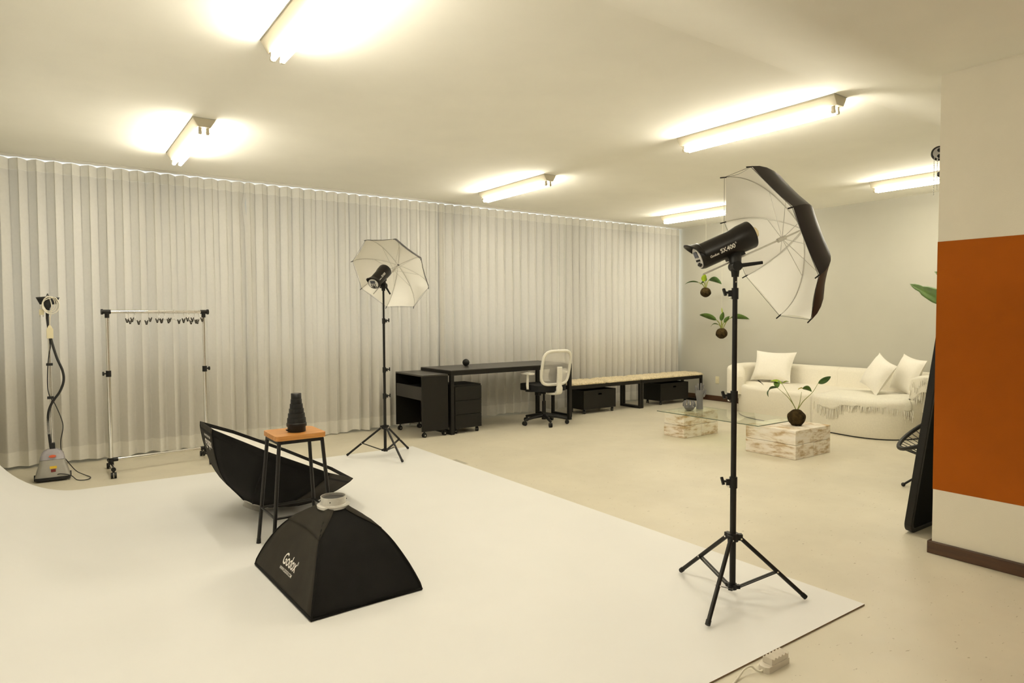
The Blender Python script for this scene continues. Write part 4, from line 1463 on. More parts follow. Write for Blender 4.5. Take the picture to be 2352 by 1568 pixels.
# ================================================================== SOFA AND ITS TEXTILES
def sofa():
    t = thing('sofa', 'cream curved boucle sofa with a low wrap-around back', 'sofa', (8.25, 4.45, 0))
    # outline (front curve from left end to right end), world coordinates
    front = [(8.80, 5.98), (8.45, 5.97), (8.12, 5.82), (7.90, 5.60), (7.78, 5.38), (7.72, 5.10), (7.68, 4.75), (7.64, 4.40), (7.57, 4.05), (7.545, 3.82), (7.60, 3.60), (7.75, 3.45), (8.00, 3.36), (8.30, 3.30), (8.80, 3.30)]
    fr = [(p.x, p.y) for p in spline([(x, y, 0) for x, y in front], 5)]
    poly = fr[::-1]
    def pad(poly, z0, z1, r, name, m, parent):
        n = len(poly)
        cx = sum(p[0] for p in poly) / n
        cy = sum(p[1] for p in poly) / n
        prof = [(0.0, 0.0)]
        layers = []
        k = 6
        nrm = []
        for i in range(n):
            a, b2 = poly[i - 1], poly[(i + 1) % n]
            tv = Vector((b2[0] - a[0], b2[1] - a[1])).normalized()
            nv = Vector((tv.y, -tv.x))
            if abs(poly[i][1] - 4.44) < 0.006:
                nv = Vector((math.copysign(1.0, nv.x), 0.0))
            nrm.append(nv)
        area = sum(poly[i][0] * poly[(i + 1) % n][1] - poly[(i + 1) % n][0] * poly[i][1] for i in range(n))
        sg = 1 if area > 0 else -1
        layers.append((0.008, z0))
        layers.append((0.0, z0 + 0.01))
        for q in range(k + 1):
            a = PI / 2 * q / k
            layers.append((r * (1 - math.cos(a)), z1 - r + r * math.sin(a)))
        vs, fs = [], []
        for ins, z in layers:
            for i in range(n):
                p = Vector(poly[i]) - nrm[i] * sg * ins
                vs.append((p.x, p.y, z))
        for l in range(len(layers) - 1):
            for i in range(n):
                j = (i + 1) % n
                fs.append((l * n + i, l * n + j, (l + 1) * n + j, (l + 1) * n + i))
        mb = MB().add(vs, fs, True)
        mb.add(vs[:n], [tuple(range(n))[::-1]])
        top = vs[-n:]
        ctr = (sum(p[0] for p in top) / n, sum(p[1] for p in top) / n, top[0][2])
        mb.add(list(top) + [ctr], [(i, (i + 1) % n, n) for i in range(n)], False)
        return obj(name, mb, m, parent, world=True)
    # split at the module seam
    ys = 4.44
    def clipy(ps, val, above):
        out = []
        for i in range(len(ps)):
            p, q = ps[i], ps[(i + 1) % len(ps)]
            ip = (p[1] >= val) == above
            iq = (q[1] >= val) == above
            if ip:
                out.append(p)
            if ip != iq:
                k = (val - p[1]) / (q[1] - p[1])
                out.append((p[0] + (q[0] - p[0]) * k, val))
        return out
    pad(clipy(poly, ys + 0.003, True), 0.012, 0.44, 0.05, 'seat_module', 'boucle_cream', t)
    pad(clipy(poly, ys - 0.003, False), 0.012, 0.44, 0.05, 'seat_module', 'boucle_cream', t)
    # dark plinth strip under the skirt
    n = len(fr)
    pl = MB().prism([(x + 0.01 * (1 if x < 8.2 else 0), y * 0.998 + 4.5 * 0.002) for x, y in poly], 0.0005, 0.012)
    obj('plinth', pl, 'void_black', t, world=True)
    # backrest wraps round both ends
    bk = [(7.93, 5.66), (8.10, 5.86), (8.40, 5.985), (8.66, 5.94), (8.80, 5.76), (8.82, 5.45), (8.82, 5.0), (8.83, 4.6), (8.83, 4.2), (8.83, 3.9), (8.80, 3.62), (8.66, 3.40), (8.42, 3.27), (8.18, 3.25), (8.02, 3.32)]
    def back_piece(pts, caps=(False, False), seam=None):
        path = spline([(x, y, 0) for x, y in pts], 6)
        m = len(path)
        vs, fs = [], []
        sec = []
        half = 0.115
        for q in range(7):
            a = PI * q / 6
            sec.append((-half * math.cos(a), 0.70 - 0.06 + 0.06 * math.sin(a)))
        sec = [(-half, 0.30)] + sec + [(half, 0.30)]
        ns = len(sec)
        for i, p in enumerate(path):
            tv = (path[min(i + 1, m - 1)] - path[max(i - 1, 0)]).normalized()
            nr = Vector((tv.y, -tv.x, 0))
            endf = 1.0
            for e, c in ((0, caps[0]), (m - 1, caps[1])):
                if c:
                    dd = abs(i - e)
                    if dd < 6:
                        endf = min(endf, math.sqrt(max(0.02, 1 - ((6 - dd) / 6.0) ** 2)))
            for s, z in sec:
                zz = 0.30 + (z - 0.30) * (0.55 + 0.45 * endf)
                vs.append(p + nr * s * (0.4 + 0.6 * endf) + Vector((0, 0, zz)))
        for i in range(m - 1):
            for k in range(ns - 1):
                fs.append((i * ns + k, (i + 1) * ns + k, (i + 1) * ns + k + 1, i * ns + k + 1))
        mb = MB().add(vs, fs, True)
        mb.add(vs[:ns], [tuple(range(ns))])
        mb.add(vs[-ns:], [tuple(range(ns))[::-1]])
        return obj('backrest', mb, 'boucle_cream', t, world=True)
    back_piece(bk[:9][:-1] + [(8.83, 4.705)], (True, False)) if False else None
    back_piece([p for p in bk if p[1] > 4.75] + [(8.83, 4.700)], (True, False))
    back_piece([(8.83, 4.694)] + [p for p in bk if p[1] < 4.65], (False, True))
    # right arm front panel
    return t
sofa()

def cushion(name, label, c, nrm, upv, w, seed, th=0.085, asp=1.0):
    rnd = random.Random(seed)
    M = axes(nrm, upv)     # x = up, y = side, z = normal
    t = thing('cushion', label, 'cushion', c, 0, 'cream cushions on the sofa')
    nn = 16
    mb = MB()
    ph = rnd.uniform(0, 6)
    for sg in (1, -1):
        def fn(u, v):
            a, b2 = 2 * u - 1, 2 * v - 1
            pin = 1 - 0.10 * ((1 - a * a) * abs(b2) ** 2 + (1 - b2 * b2) * abs(a) ** 2) * 1.0
            fat = max(0.0, (1 - abs(a) ** 2.6)) ** 0.62 * max(0.0, (1 - abs(b2) ** 2.6)) ** 0.62
            wr = 0.004 * math.sin(7 * a + ph) * math.sin(5 * b2 - ph)
            x, y = a * w / 2 * (1 - 0.11 * (1 - b2 * b2) * abs(a) ** 3), b2 * w / 2 * (1 - 0.11 * (1 - a * a) * abs(b2) ** 3)
            return M @ Vector((x, y * asp, sg * (fat * th + wr * fat)))
        if sg == 1:
            mb.grid(fn, nn, nn)
        else:
            mb.grid(lambda u, v: fn(1 - u, v), nn, nn)
    obj('cover', mb, 'cushion_cream', t)
    # piped edge
    edge = []
    for q in range(4 * 12):
        s, k = divmod(q, 12)
        u = k / 12 * 2 - 1
        a, b2 = [(u, -1), (1, u), (-u, 1), (-1, -u)][s]
        edge.append(M @ Vector((a * w / 2 * (1 - 0.11 * (1 - b2 * b2) * abs(a) ** 3), asp * b2 * w / 2 * (1 - 0.11 * (1 - a * a) * abs(b2) ** 3), 0)))
    obj('seam', MB().tube(edge, 0.003, 6, closed=True), 'cushion_cream', t)
    return t
cushion('c', 'large cream cushion at the left end of the sofa', (8.54, 5.545, 0.668), (-0.90, -0.10, 0.40), (0.05, 0.0, 1), 0.46, 1, 0.085, 1.30)
cushion('c', 'cream cushion tilted on its corner, middle one of the three on the sofa', (8.25, 3.945, 0.680), (-0.80, 0.45, 0.40), (0.0, -0.42, 1), 0.43, 2)
cushion('c', 'rightmost cream cushion on the sofa, behind the tilted one', (8.50, 3.715, 0.680), (-0.80, 0.50, 0.33), (0.1, -0.22, 1), 0.45, 3)

def throw():
    rnd = random.Random(4)
    t = thing('throw_blanket', 'cream fringed throw spread over the right end of the sofa', 'throw', (7.95, 3.8, 0.44))
    # draped sheet following seat top, over the front edge; strip parametrised along the front curve
    fc = [(7.655, 4.38), (7.60, 4.18), (7.555, 3.98), (7.545, 3.82), (7.57, 3.68), (7.64, 3.57), (7.75, 3.47), (7.88, 3.40)]
    path = spline([(x, y, 0) for x, y in fc], 6)
    m = len(path)
    inner = spline([(8.25, 4.42, 0), (8.35, 4.2, 0), (8.45, 4.0, 0), (8.5, 3.85, 0), (8.55, 3.75, 0), (8.55, 3.68, 0), (8.5, 3.6, 0), (8.4, 3.52, 0)], 6)
    def drop_at(s):
        # how far the throw hangs below the seat edge
        return 0.035 + 0.085 * math.exp(-((s - 0.14) / 0.10) ** 2) + 0.045 * math.exp(-((s - 0.93) / 0.08) ** 2) + 0.008 * math.sin(s * 40)
    rowsN = 12
    vs, fs = [], []
    edge_pts = []
    for i in range(m):
        s = i / (m - 1)
        p, q = path[i], inner[i]
        tv = (path[min(i + 1, m - 1)] - path[max(i - 1, 0)]).normalized()
        out = Vector((tv.y, -tv.x, 0))
        if out.x > 0:
            out = -out
        d = drop_at(s)
        for r in range(rowsN):
            k = r / (rowsN - 1)
            if k < 0.55:
                kk = k / 0.55
                a = q.lerp(p - out * 0.045, kk)
                z = 0.449 + 0.006 * math.sin(9 * s + 5 * kk) + 0.004 * rnd.uniform(-1, 1)
            else:
                kk = (k - 0.55) / 0.45
                ang = min(1.0, kk * 2.2) * PI / 2
                a = p - out * 0.045 + out * (0.058 * math.sin(ang))
                z = 0.449 - 0.052 * (1 - math.cos(ang)) - d * max(0, kk - 0.3) / 0.7
                a = a + out * 0.006 * math.sin(s * 60 + kk * 3) * kk
            vs.append(Vector((a.x, a.y, z)))
        edge_pts.append((vs[-1].copy(), out))
    for i in range(m - 1):
        for r in range(rowsN - 1):
            fs.append((i * rowsN + r, i * rowsN + r + 1, (i + 1) * rowsN + r + 1, (i + 1) * rowsN + r))
    obj('sheet', MB().add(vs, fs, True), 'throw_cream', t, world=True, solid=0.006)
    # over the right arm
    def armf(u, v):
        th = (v - 0.5) * PI * 1.15
        base = Vector((8.06 + 0.36 * u, 3.30 - 0.035 * u, 0))
        rr = 0.132
        drop = max(0.0, abs(th) - PI / 2)
        return base + Vector((0.02 * math.sin(9 * v + 4 * u), rr * math.sin(max(-PI / 2, min(PI / 2, th))) * (1.0 + 0.05 * math.sin(11 * u)), 0.60 + 0.115 * math.cos(max(-PI / 2, min(PI / 2, th))) - drop * 0.3))
    obj('arm_fold', MB().grid(armf, 10, 16), 'throw_cream', t, world=True, solid=0.006)
    def armg(u, v):
        # falls over the front of the arm
        a = PI * (u)
        base = Vector((8.03, 3.315, 0))
        if v < 0.25:
            k = v / 0.25
            return base + Vector((0.03 * (1 - k) + (-0.115 * math.sin(a) - 0.015 * math.sin(14 * u)) * k, 0.145 * math.cos(a) * k, 0.722 - 0.022 * k * k - 0.045 * (1 - math.sin(a)) * k * k))
        v = (v - 0.25) / 0.75
        return base + Vector((-0.115 * math.sin(a) - 0.015 * math.sin(14 * u), 0.145 * math.cos(a), 0.700 - 0.045 * (1 - math.sin(a)) - 0.20 * v - 0.05 * v * math.sin(8 * u)))
    obj('front_fold', MB().grid(armg, 20, 12), 'throw_cream', t, world=True, solid=0.006)
    fb = MB()
    def strand(p, out, L):
        w = Vector((rnd.uniform(-1, 1), rnd.uniform(-1, 1), 0)) * 0.012
        pts = [p, p + out * 0.006 + Vector((0, 0, -L * 0.5)) + w * 0.5, p + out * 0.004 + Vector((0, 0, -L)) + w]
        fb.tube(pts, [0.0042, 0.0048, 0.0035], 5)
    for i in range(m):
        p, out = edge_pts[i]
        s = i / (m - 1)
        for q in range(3):
            pp = p + Vector((rnd.uniform(-0.01, 0.01), rnd.uniform(-0.02, 0.02), 0.004)) + out * rnd.uniform(0, 0.008)
            L = 0.03 + 0.05 * rnd.random() + (0.05 if s < 0.28 else 0) + (0.07 * rnd.random() if s > 0.85 else 0)
            strand(pp, out, L)
    for u in [q / 22 for q in range(23)]:
        strand(armg(u, 1.0), Vector((-0.5, 0, 0)), 0.05 + 0.08 * rnd.random())
        strand(armg(u, 0.35 + 0.4 * rnd.random()) + Vector((-0.01, 0, 0)), Vector((-0.5, 0, 0)), 0.03 + 0.06 * rnd.random())
    o = obj('fringe', fb, 'throw_cream', t, world=True)
    o['kind'] = 'stuff'
throw()

# ================================================================== COFFEE TABLE GROUP
def timber_stack(x0, x1, y0, y1, zt, nx, label):
    t = thing('timber_block', label, 'table block', ((x0 + x1) / 2, (y0 + y1) / 2, 0), 0, 'whitewashed timber blocks of the coffee table')
    W = (x1 - x0) / nx
    hh = zt / 2
    rnd = random.Random(int(y0 * 100))
    for k in range(2):
        for i in range(nx):
            j = rnd.uniform(-0.006, 0.006)
            mb = MB().box((x0 + W * i + 0.0012, y0 + (rnd.uniform(-0.005, 0.005) if k else 0), hh * k + 0.0006), (x0 + W * (i + 1) - 0.0012, y1 + j, hh * (k + 1) - 0.0016 * (1 - k)))
            obj('beam', mb, 'whitewashed_wood', t, world=True, bevel=0.005, seg=2)
    return t
ZT = 0.283
timber_stack(5.895, 6.520, 3.575, 4.140, ZT, 2, 'nearer whitewashed timber block, carrying the moss-ball plant')
timber_stack(5.920, 6.535, 4.962, 5.262, ZT, 2, 'farther whitewashed timber block, under the glass with the grey ornaments')
g = thing('glass_tabletop', 'clear glass sheet laid across the two whitewashed timber blocks', 'glass top', (6.2, 4.62, ZT + 0.0006))
obj('sheet', MB().box((5.835, 3.950, ZT + 0.001), (6.560, 5.295, ZT + 0.0090)), 'table_glass', g, world=True)
eg = MB()
for a, b_ in (((5.8345, 3.9495), (5.8345, 5.2955)), ((5.8345, 3.9495), (6.5605, 3.9495))):
    eg.bar((a[0], a[1], ZT + 0.005), (b_[0], b_[1], ZT + 0.005), 0.0016, 0.0082)
obj('polished_edge', eg, 'glass_edge', g, world=True)
ZG = ZT + 0.0094

def bowl():
    t = thing('slotted_bowl', 'small grey round bowl with finger-like slots on the glass table', 'bowl', (6.165, 5.090, ZG))
    pr = [(0.030, 0.0), (0.046, 0.006), (0.060, 0.028), (0.067, 0.050)]
    obj('cup', MB().lathe(pr + [(0.062, 0.050), (0.055, 0.030), (0.040, 0.010), (0.002, 0.008)], 28, cap=True), 'grey_ceramic', t)
    for k in range(9):
        a = 2 * PI * k / 9 + 0.2
        d = Vector((math.cos(a), math.sin(a), 0))
        obj('prong', MB().tube([d * 0.064 + Vector((0, 0, 0.044)), d * 0.066 + Vector((0, 0, 0.070)), d * 0.060 + Vector((0, 0, 0.092)), d * 0.050 + Vector((0, 0, 0.108))], [0.0125, 0.0125, 0.0115, 0.008], 9), 'grey_ceramic', t)
bowl()
def hand_vase():
    t = thing('hand_sculpture', 'grey ceramic hand standing upright on the glass table', 'sculpture', (6.345, 5.085, ZG), math.radians(-36))
    palm = MB()
    secs = [(0.0, 0.042, 0.030), (0.055, 0.038, 0.028), (0.10, 0.036, 0.026), (0.135, 0.042, 0.024), (0.175, 0.053, 0.022), (0.205, 0.053, 0.020), (0.222, 0.048, 0.017)]
    vs, fs = [], []
    nn = 18
    for z, a, b_ in secs:
        for k in range(nn):
            an = 2 * PI * k / nn
            vs.append((a * math.cos(an), b_ * math.sin(an), z))
    for i in range(len(secs) - 1):
        for k in range(nn):
            l = (k + 1) % nn
            fs.append((i * nn + k, i * nn + l, (i + 1) * nn + l, (i + 1) * nn + k))
    palm.add(vs, fs, True)
    palm.add(vs[:nn], [tuple(range(nn))[::-1]])
    palm.add(vs[-nn:], [tuple(range(nn))])
    obj('palm', palm, 'grey_ceramic', t)
    for x, L, sp in ((-0.041, 0.050, -0.010), (-0.018, 0.074, -0.002), (0.014, 0.082, 0.000), (0.039, 0.066, 0.006)):
        obj('finger', MB().tube([(x, 0, 0.212), (x + sp * 0.3, -0.001, 0.222 + L * 0.55), (x + sp, -0.004, 0.222 + L), (x + sp, -0.004, 0.222 + L + 0.006)], [0.0125, 0.0115, 0.0095, 0.004], 10), 'grey_ceramic', t)
    obj('thumb', MB().tube([(0.040, 0, 0.150), (0.062, -0.004, 0.185), (0.068, -0.008, 0.222), (0.066, -0.010, 0.232)], [0.016, 0.013, 0.011, 0.005], 10), 'grey_ceramic', t)
hand_vase()

def leaf_mesh(base, tip, width, droop=0.0, side=None, cup=0.15, n=10, notch=None):
    """pointed leaf blade from base to tip, slightly folded along the midrib, real thickness"""
    base, tip = Vector(base), Vector(tip)
    ax = tip - base
    L = ax.length
    a = ax.normalized()
    s = Vector(side) if side is not None else Vector((0, 0, 1)).cross(a)
    s = (s - a * s.dot(a)).normalized()
    u = s.cross(a)
    if u.z < 0:
        u = -u
    mb = MB()
    def fn(p, q):
        t = 2 * p - 1
        w = width * (math.sin(PI * min(1, q ** 0.80)) ** 0.75 if 0 < q < 1 else 0.0)
        if notch and q > 0.2:
            w *= 1 - 0.35 * max(0, math.sin(q * notch)) ** 6 * (abs(t) > 0.5)
        return base + ax * q + s * (t * w / 2) + u * (abs(t) * w * cup + droop * L * (4 * q * (1 - q)) * 0.5 - 0.0)
    mb.grid(fn, 6, n)
    return mb

def moss_ball(mb_r, seed, sq=0.94):
    rnd = random.Random(seed)
    mb = MB().sphere((0, 0, mb_r * sq), mb_r, 26, 18, (1, 1, sq))
    out = []
    for p in mb.v:
        q = p - Vector((0, 0, mb_r * sq))
        k = 1 + 0.035 * math.sin(q.x * 70 + seed) * math.sin(q.y * 60) + 0.03 * math.sin(q.z * 80 + 2 * seed) + rnd.uniform(-0.012, 0.012)
        out.append(Vector((0, 0, mb_r * sq)) + q * k)
    mb.v = out
    zmin = min(p.z for p in mb.v)
    for p in mb.v:
        p.z = max(p.z - zmin, 0.0) if p.z - zmin > 0.012 else 0.0
    return mb

RT = Vector((rt.x, rt.y, 0)).normalized()       # horizontal direction to the viewer's right, used to turn leaves the way the photo shows
FD = Vector((-RT.y, RT.x, 0))
def LP(x, d, z):
    return RT * x + FD * d + Vector((0, 0, z))

def table_kokedama():
    t = thing('moss_ball_plant', 'moss-ball plant with long-stemmed leaves on the nearer timber block', 'plant', (6.215, 3.765, ZT + 0.0005))
    obj('moss_ball', moss_ball(0.088, 3), 'moss_ball', t)
    top = 0.155
    S = [([(-0.004, 0, top), (-0.035, 0.0, top + 0.06), (-0.10, -0.01, top + 0.14), (-0.205, -0.02, top + 0.232)], 'stem_green'),
         ([(-0.003, 0.003, top), (-0.03, 0.01, top + 0.06), (-0.075, 0.03, top + 0.16), (-0.132, 0.04, top + 0.262)], 'stem_green'),
         ([(0.006, 0, top), (0.03, 0.0, top + 0.07), (0.055, 0.015, top + 0.185)], 'stem_green'),
         ([(0.008, 0, top), (0.06, -0.01, top + 0.09), (0.15, -0.02, top + 0.185), (0.205, -0.02, top + 0.275)], 'stem_green')]
    for p, m in S:
        obj('stem', MB().tube(spline([LP(*q) for q in p], 6), [0.0048 - 0.0028 * i / (6 * (len(p) - 1)) for i in range(6 * (len(p) - 1) + 1)], 7), m, t)
    a = LP(-0.205, -0.02, top + 0.232)
    obj('leaf', leaf_mesh(a, LP(-0.315, -0.07, top + 0.145), 0.075, 0.55, LP(0.25, -0.6, 0.7)), 'leaf_deep', t, solid=0.0015)
    obj('leaf', leaf_mesh(a + Vector((0, 0, -0.004)), LP(-0.165, 0.10, top + 0.290), 0.060, 0.2, LP(1, -0.2, 0.3)), 'leaf_green', t, solid=0.0015)
    b_ = LP(-0.132, 0.04, top + 0.262)
    obj('leaf', leaf_mesh(b_, LP(-0.235, 0.10, top + 0.285), 0.065, 0.25, LP(0.2, 1, 0.35)), 'leaf_lime', t, solid=0.0015)
    obj('leaf', leaf_mesh(b_, LP(-0.070, 0.02, top + 0.290), 0.055, 0.30, LP(0.3, -1, 0.45), notch=9), 'leaf_lime', t, solid=0.0015)
    c_ = LP(0.055, 0.015, top + 0.185)
    obj('leaf', leaf_mesh(c_ + LP(0.015, 0, 0.035), LP(0.020, 0.02, top + 0.205), 0.050, 0.3, LP(0.2, -1, 0.3)), 'leaf_yellow', t, solid=0.0015)
    obj('leaf', leaf_mesh(c_ + LP(0.005, 0, 0.035), LP(0.138, -0.03, top + 0.190), 0.062, 0.55, LP(0.1, -0.7, 0.7)), 'leaf_green', t, solid=0.0015)
    d_ = LP(0.205, -0.02, top + 0.275)
    obj('leaf', leaf_mesh(d_, LP(0.335, -0.02, top + 0.345), 0.058, 0.1, LP(-0.35, 0.1, 0.9)), 'leaf_deep', t, solid=0.0015)
table_kokedama()

def hanging_kokedama(loc, r, leaves, label, seed):
    t = thing('hanging_moss_ball', label, 'plant', loc)
    mb = MB().sphere((0, 0, 0), r, 22, 16, (1, 1, 0.93))
    mb.v = [p * (1 + 0.03 * math.sin(p.x * 70 + seed) * math.sin(p.z * 60) + random.uniform(-0.012, 0.012)) for p in mb.v]
    obj('moss_ball', mb, 'moss_ball', t)
    top = r * 0.85
    for stem, tip, w, droop, side, m in leaves:
        p0 = Vector((stem[0] * 0.15, stem[1] * 0.15, top))
        p0 = LP(stem[0] * 0.15, stem[1] * 0.15, top)
        p1 = LP(*stem)
        mid = p0.lerp(p1, 0.55) + LP(-stem[0] * 0.10, 0, 0.015)
        lf = obj('leaf', leaf_mesh(p1, LP(*tip), w, droop, LP(*side)), m, t, solid=0.0018)
        obj('stem', MB().tube(spline([p0, mid, p1], 5), 0.0075, 7), 'stem_green', t)
    zc = H - loc[2]
    obj('hanging_thread', MB().cyl((0, 0, top), (0, 0, zc), 0.0011, n=5), 'thread', t)
    return t
hanging_kokedama((8.5, 6.712, 1.769), 0.083, [
    ((-0.105, 0.0, 0.150), (-0.330, 0.0, 0.125), 0.050, 0.25, (0, -0.8, 0.35), 'leaf_deep'),
    ((-0.035, -0.01, 0.165), (-0.030, -0.05, 0.285), 0.085, 0.0, (1, 0, 0), 'leaf_lime'),
    ((-0.040, -0.03, 0.150), (-0.100, -0.08, 0.120), 0.060, 0.3, (0.4, -0.5, 0.6), 'leaf_deep'),
    ((0.050, 0.0, 0.195), (0.255, 0.0, 0.125), 0.095, 0.60, (0.0, -0.55, 0.8), 'leaf_deep'),
    ((0.01, 0.02, 0.170), (-0.02, 0.04, 0.255), 0.060, 0.0, (1, 0, 0), 'leaf_green')],
    'upper hanging moss-ball plant near the corner of the far wall', 1)
hanging_kokedama((8.5, 6.405, 1.128), 0.088, [
    ((-0.075, 0.0, 0.200), (-0.345, 0.0, 0.285), 0.085, 0.35, (0.2, -0.45, 0.85), 'leaf_green'),
    ((-0.050, -0.02, 0.130), (-0.180, -0.04, 0.100), 0.034, 0.5, (0, -0.8, 0.4), 'leaf_green'),
    ((-0.010, 0.0, 0.190), (0.020, -0.02, 0.330), 0.072, 0.0, (1, 0, 0.1), 'leaf_green'),
    ((0.030, -0.01, 0.165), (0.110, -0.03, 0.265), 0.060, 0.1, (0.7, 0, -0.5), 'leaf_green'),
    ((0.145, 0.0, 0.245), (0.430, 0.0, 0.215), 0.085, 0.45, (0.0, -0.35, 0.9), 'leaf_green'),
    ((0.015, 0.02, 0.300), (0.005, 0.02, 0.400), 0.022, 0.0, (1, 0, 0), 'leaf_lime')],
    'lower hanging moss-ball plant, half behind the foreground light stand', 2)

# ================================================================== RIGHT-HAND CORNER
def mirror():
    # leaning in -Y direction, running along X, behind the pillar
    lean = math.radians(7.6)
    Hm, W, th, rad = 1.72, 0.80, 0.045, 0.07
    t = thing('leaning_mirror', 'tall black-framed mirror leaning behind the right-hand wall', 'mirror', (4.475, 1.945, 0.002))
    R3 = Matrix.Rotation(lean, 3, 'X')
    outer = rrect(0, 0, W, Hm, rad, 6)
    inner = rrect(0.028, 0.028, W - 0.028, Hm - 0.028, rad - 0.02, 6)
    n = len(outer)
    def tr(x, h, y):
        return R3 @ Vector((x, y, h))
    vs = [tr(x, h, -th / 2) for x, h in outer] + [tr(x, h, th / 2) for x, h in outer] + [tr(x, h, -th / 2) for x, h in inner] + [tr(x, h, th / 2) for x, h in inner]
    fr = MB()
    fs = []
    for i in range(n):
        j = (i + 1) % n
        fs += [(i, j, n + j, n + i), (2 * n + j, 2 * n + i, 3 * n + i, 3 * n + j), (j, i, 2 * n + i, 2 * n + j), (n + i, n + j, 3 * n + j, 3 * n + i)]
    fr.add(vs, fs)
    zmin = min(p.z for p in fr.v)
    up_ = Vector((0, 0, -zmin))
    fr.v = [p + up_ for p in fr.v]
    obj('frame', fr, 'mirror_frame', t, bevel=0.004)
    b2 = MB()
    for nm, y0, y1, m in (('back_board', -th / 2 + 0.006, -th / 2 + 0.012, 'mirror_back'), ('mirror_glass', 0.006, 0.011, 'mirror_silver')):
        q = MB().prism(inner, y0, y1)
        q.v = [tr(p.x, p.y, p.z) + up_ for p in q.v]
        obj(nm, q, m, t)
    return t
mirror()

def string_chair():
    cx, cy = 5.975, 2.235
    t = thing('string_chair', 'black round string chair mostly hidden behind the leaning mirror', 'chair', (cx, cy, 0), math.radians(125))
    # local: chair faces +x; ring tilts from low front to high back
    ring, low = [], []
    N = 56
    for k in range(N):
        a = 2 * PI * k / N
        x = 0.40 * math.cos(a)
        y = 0.37 * math.sin(a)
        s = (1 - math.cos(a)) / 2         # 0 front, 1 back
        z = 0.305 + 0.55 * s ** 0.95
        ring.append(Vector((x - 0.10 * s, y, z)))
        low.append(Vector((-0.10 + 0.13 * math.cos(a), 0.13 * math.sin(a), 0.235 + 0.14 * s)))
    obj('rim', MB().tube(ring, 0.017, 10, closed=True), 'black_plastic', t)
    obj('centre_ring', MB().tube(low, 0.008, 8, closed=True), 'black_steel', t)
    for k in range(0, N):
        p, q = ring[k], low[k]
        m = (p + q) / 2 + Vector((0, 0, -0.035))
        obj('cord', MB().tube([p, m, q], 0.0034, 5), 'cord_black', t)
    for a in (10, 130, 250):
        d = Vector((math.cos(math.radians(a)), math.sin(math.radians(a)), 0))
        top = d * 0.13 + Vector((-0.08, 0, 0.25))
        bot = Vector((d.x * 0.386, d.y * 0.386, 0.0168))
        lg = obj('leg', MB().cyl(top, bot, 0.0085, n=10), 'black_steel', t)
        obj('foot_ball', MB().sphere(bot, 0.0165, 12, 8), 'black_plastic', lg)
    return t
string_chair()

def big_plant():
    px, py = 8.05, 2.62
    t = thing('banana_plant', 'tall broad-leaved plant, one green leaf tip showing past the right-hand wall', 'plant', (px, py, 0))
    obj('pot', MB().lathe([(0.13, 0.0), (0.17, 0.30), (0.18, 0.34), (0.165, 0.34), (0.15, 0.30)], 24), 'pot_grey', t)
    L = [((-0.14, 0.20, 1.40), Vector((7.80, 3.405, 1.745)) - Vector((px, py, 0)), 0.17, 0.03),
         ((-0.10, 0.14, 1.62), Vector((7.80, 3.160, 1.865)) - Vector((px, py, 0)), 0.14, 0.05),
         ((0.12, -0.1, 1.40), Vector((0.45, -0.55, 1.85)), 0.24, 0.15),
         ((-0.15, -0.12, 1.35), Vector((-0.55, -0.5, 1.75)), 0.24, 0.15),
         ((0.1, 0.05, 1.6), Vector((0.30, 0.15, 2.25)), 0.22, 0.05)]
    for k, (b, tip, w, dr) in enumerate(L):
        b = Vector(b)
        obj('stem', MB().tube(spline([(b.x * 0.2, b.y * 0.2, 0.30), (b.x * 0.6, b.y * 0.6, 0.9), b], 6), 0.012, 8), 'stem_green', t)
        obj('leaf', leaf_mesh(b, tip, w, dr, (0.35, -0.1, 1.0) if k < 2 else None, 0.12, 16, notch=17), 'leaf_green', t, solid=0.002)
    return t
big_plant()

def hoist():
    c = Vector((5.730, 2.303, 2.664))
    t = thing('chain_roller', 'black roller bracket with bead chain under the ceiling at right', 'roller', (c.x, c.y, H))
    d = Vector((-0.84, -0.38, 0.0)).normalized()
    M = axes(d)
    br = MB().bar(c + d * -0.02, Vector((c.x, 1.171, c.z)) + d * -0.02, 0.03, 0.03)
    obj('bracket', br, 'brushed_metal', t, world=True)
    wh = MB().lathe([(0.050, -0.014), (0.056, -0.010), (0.056, 0.010), (0.050, 0.014)], 28, c, M)
    wo = obj('wheel', wh, 'black_plastic', t, world=True)
    for q in (0.022, -0.024):
        obj('wheel_hole', MB().lathe([(0.015, 0.0142), (0.015, 0.0165)], 16, c + M.col[0] * q, M), 'void_black', wo, world=True)
    obj('wheel_face', MB().lathe([(0.043, 0.0), (0.043, 0.0146)], 24, c, M), 'pot_grey', wo, world=True)
    ch = MB()
    s = d.cross(Vector((0, 0, 1))).normalized()
    for sd, L in ((0.034, 0.29), (0.012, 0.24)):
        for k in range(int(L / 0.014)):
            ch.sphere(c + s * sd + d * 0.016 + Vector((0, 0, -0.052 - 0.014 * k)), 0.0048, 6, 4)
        ch.cyl(c + s * sd + d * 0.016 + Vector((0, 0, -0.03)), c + s * sd + d * 0.016 + Vector((0, 0, -0.05 - L)), 0.0012, n=5)
    obj('bead_chain', ch, 'frame_alu', t, world=True)
    obj('chain_weight', MB().lathe([(0.006, 0.02), (0.017, 0.010), (0.017, -0.012), (0.006, -0.02)], 14, c - s * 0.004 + d * 0.016 + Vector((0, 0, -0.165))).cyl(c + s * 0.012 + d * 0.016 + Vector((0, 0, -0.165)), c - s * 0.004 + d * 0.016 + Vector((0, 0, -0.165)), 0.003, n=6), 'black_plastic', t, world=True)
    return t
hoist()

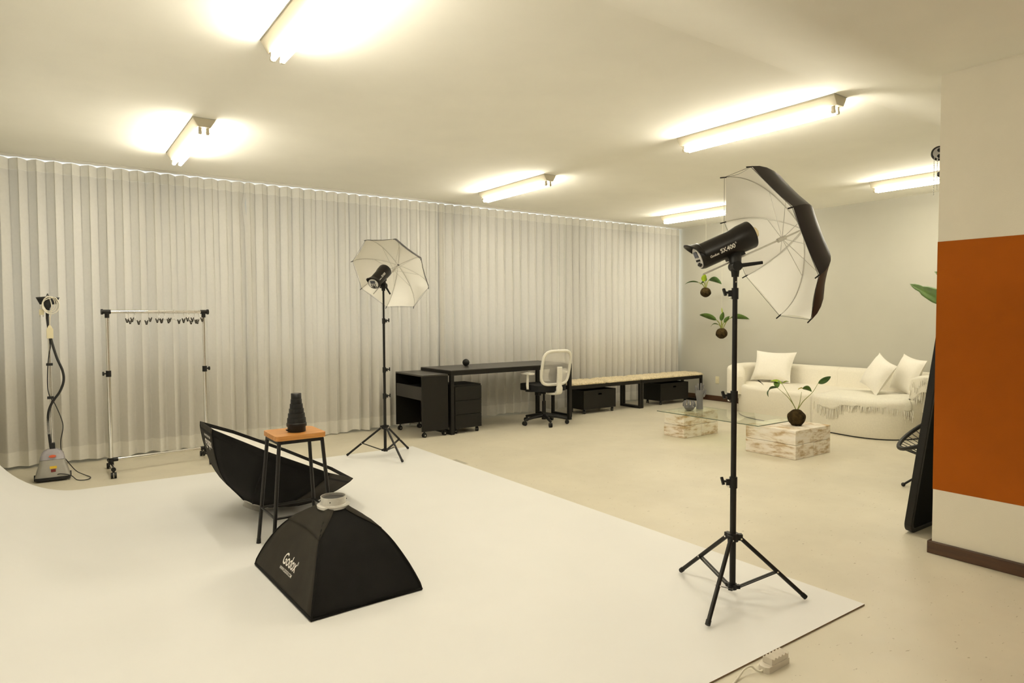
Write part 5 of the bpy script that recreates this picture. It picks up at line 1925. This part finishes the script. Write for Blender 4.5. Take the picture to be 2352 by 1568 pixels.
# wall outlet on far wall
o = thing('wall_outlet', 'small cream wall outlet low on the far wall', 'outlet', (XF_WALL, 6.84, 0.345))
obj('plate', MB().box((-0.009, -0.036, -0.058), (-0.0005, 0.036, 0.058)), 'socket_cream', o, bevel=0.003)
obj('socket_insert', MB().box((-0.014, -0.020, -0.024), (-0.0092, 0.020, 0.024)), 'plug_cream', o, bevel=0.002)
for q in (-0.008, 0.008):
    obj('socket_hole', MB().cyl((-0.0152, q, 0.0), (-0.0135, q, 0.0), 0.003, n=8), 'void_black', o)

# power strip with cable, on the floor at the near edge of the backdrop
def power_strip():
    a = Vector((2.272, 1.508, 0.0005))
    b = Vector((2.440, 1.508, 0.0005))
    t = thing('power_strip', 'small cream ribbed power strip on the floor at the backdrop edge', 'power strip', tuple(a))
    obj('base', MB().prism([(0.0, -0.012), (0.012, -0.024), (0.150, -0.024), (0.150, 0.024), (0.012, 0.024), (0.0, 0.012)], 0.0, 0.024), 'strip_plastic', t, bevel=0.002)
    rb = MB()
    # saw-tooth socket block
    xs = 0.034
    n = 5
    w = 0.112 / n
    prof = [(xs, 0.0245)]
    for k in range(n):
        prof += [(xs + w * k, 0.050), (xs + w * k + w * 0.75, 0.041), ]
    prof += [(xs + 0.112, 0.049), (xs + 0.112, 0.0245)]
    m = len(prof)
    vs = [(x, -0.021, z) for x, z in prof] + [(x, 0.021, z) for x, z in prof]
    rb.add(vs, [tuple(range(m)), tuple(range(m, 2 * m))[::-1]] + [(i, m + i, m + (i + 1) % m, (i + 1) % m) for i in range(m)])
    obj('socket_block', rb, 'strip_plastic', t)
    cb = spline([(2.274, 1.508, 0.010), (2.262, 1.510, 0.008), (2.250, 1.522, 0.012), (2.235, 1.533, 0.026), (2.205, 1.540, 0.022), (2.150, 1.532, 0.008), (2.09, 1.515, 0.006), (1.95, 1.47, 0.006), (1.7, 1.30, 0.006)], 7)
    obj('cable', MB().tube(cb, 0.0042, 8), 'cord_white', t, world=True)
power_strip()
tp = obj('tape_piece', MB().box((3.212, 5.33, 0.0004), (3.262, 5.56, 0.0035)), 'clear_tape', bevel=0.001)
tag(tp, 'short strip of clear tape beside the far right edge of the backdrop', 'tape')
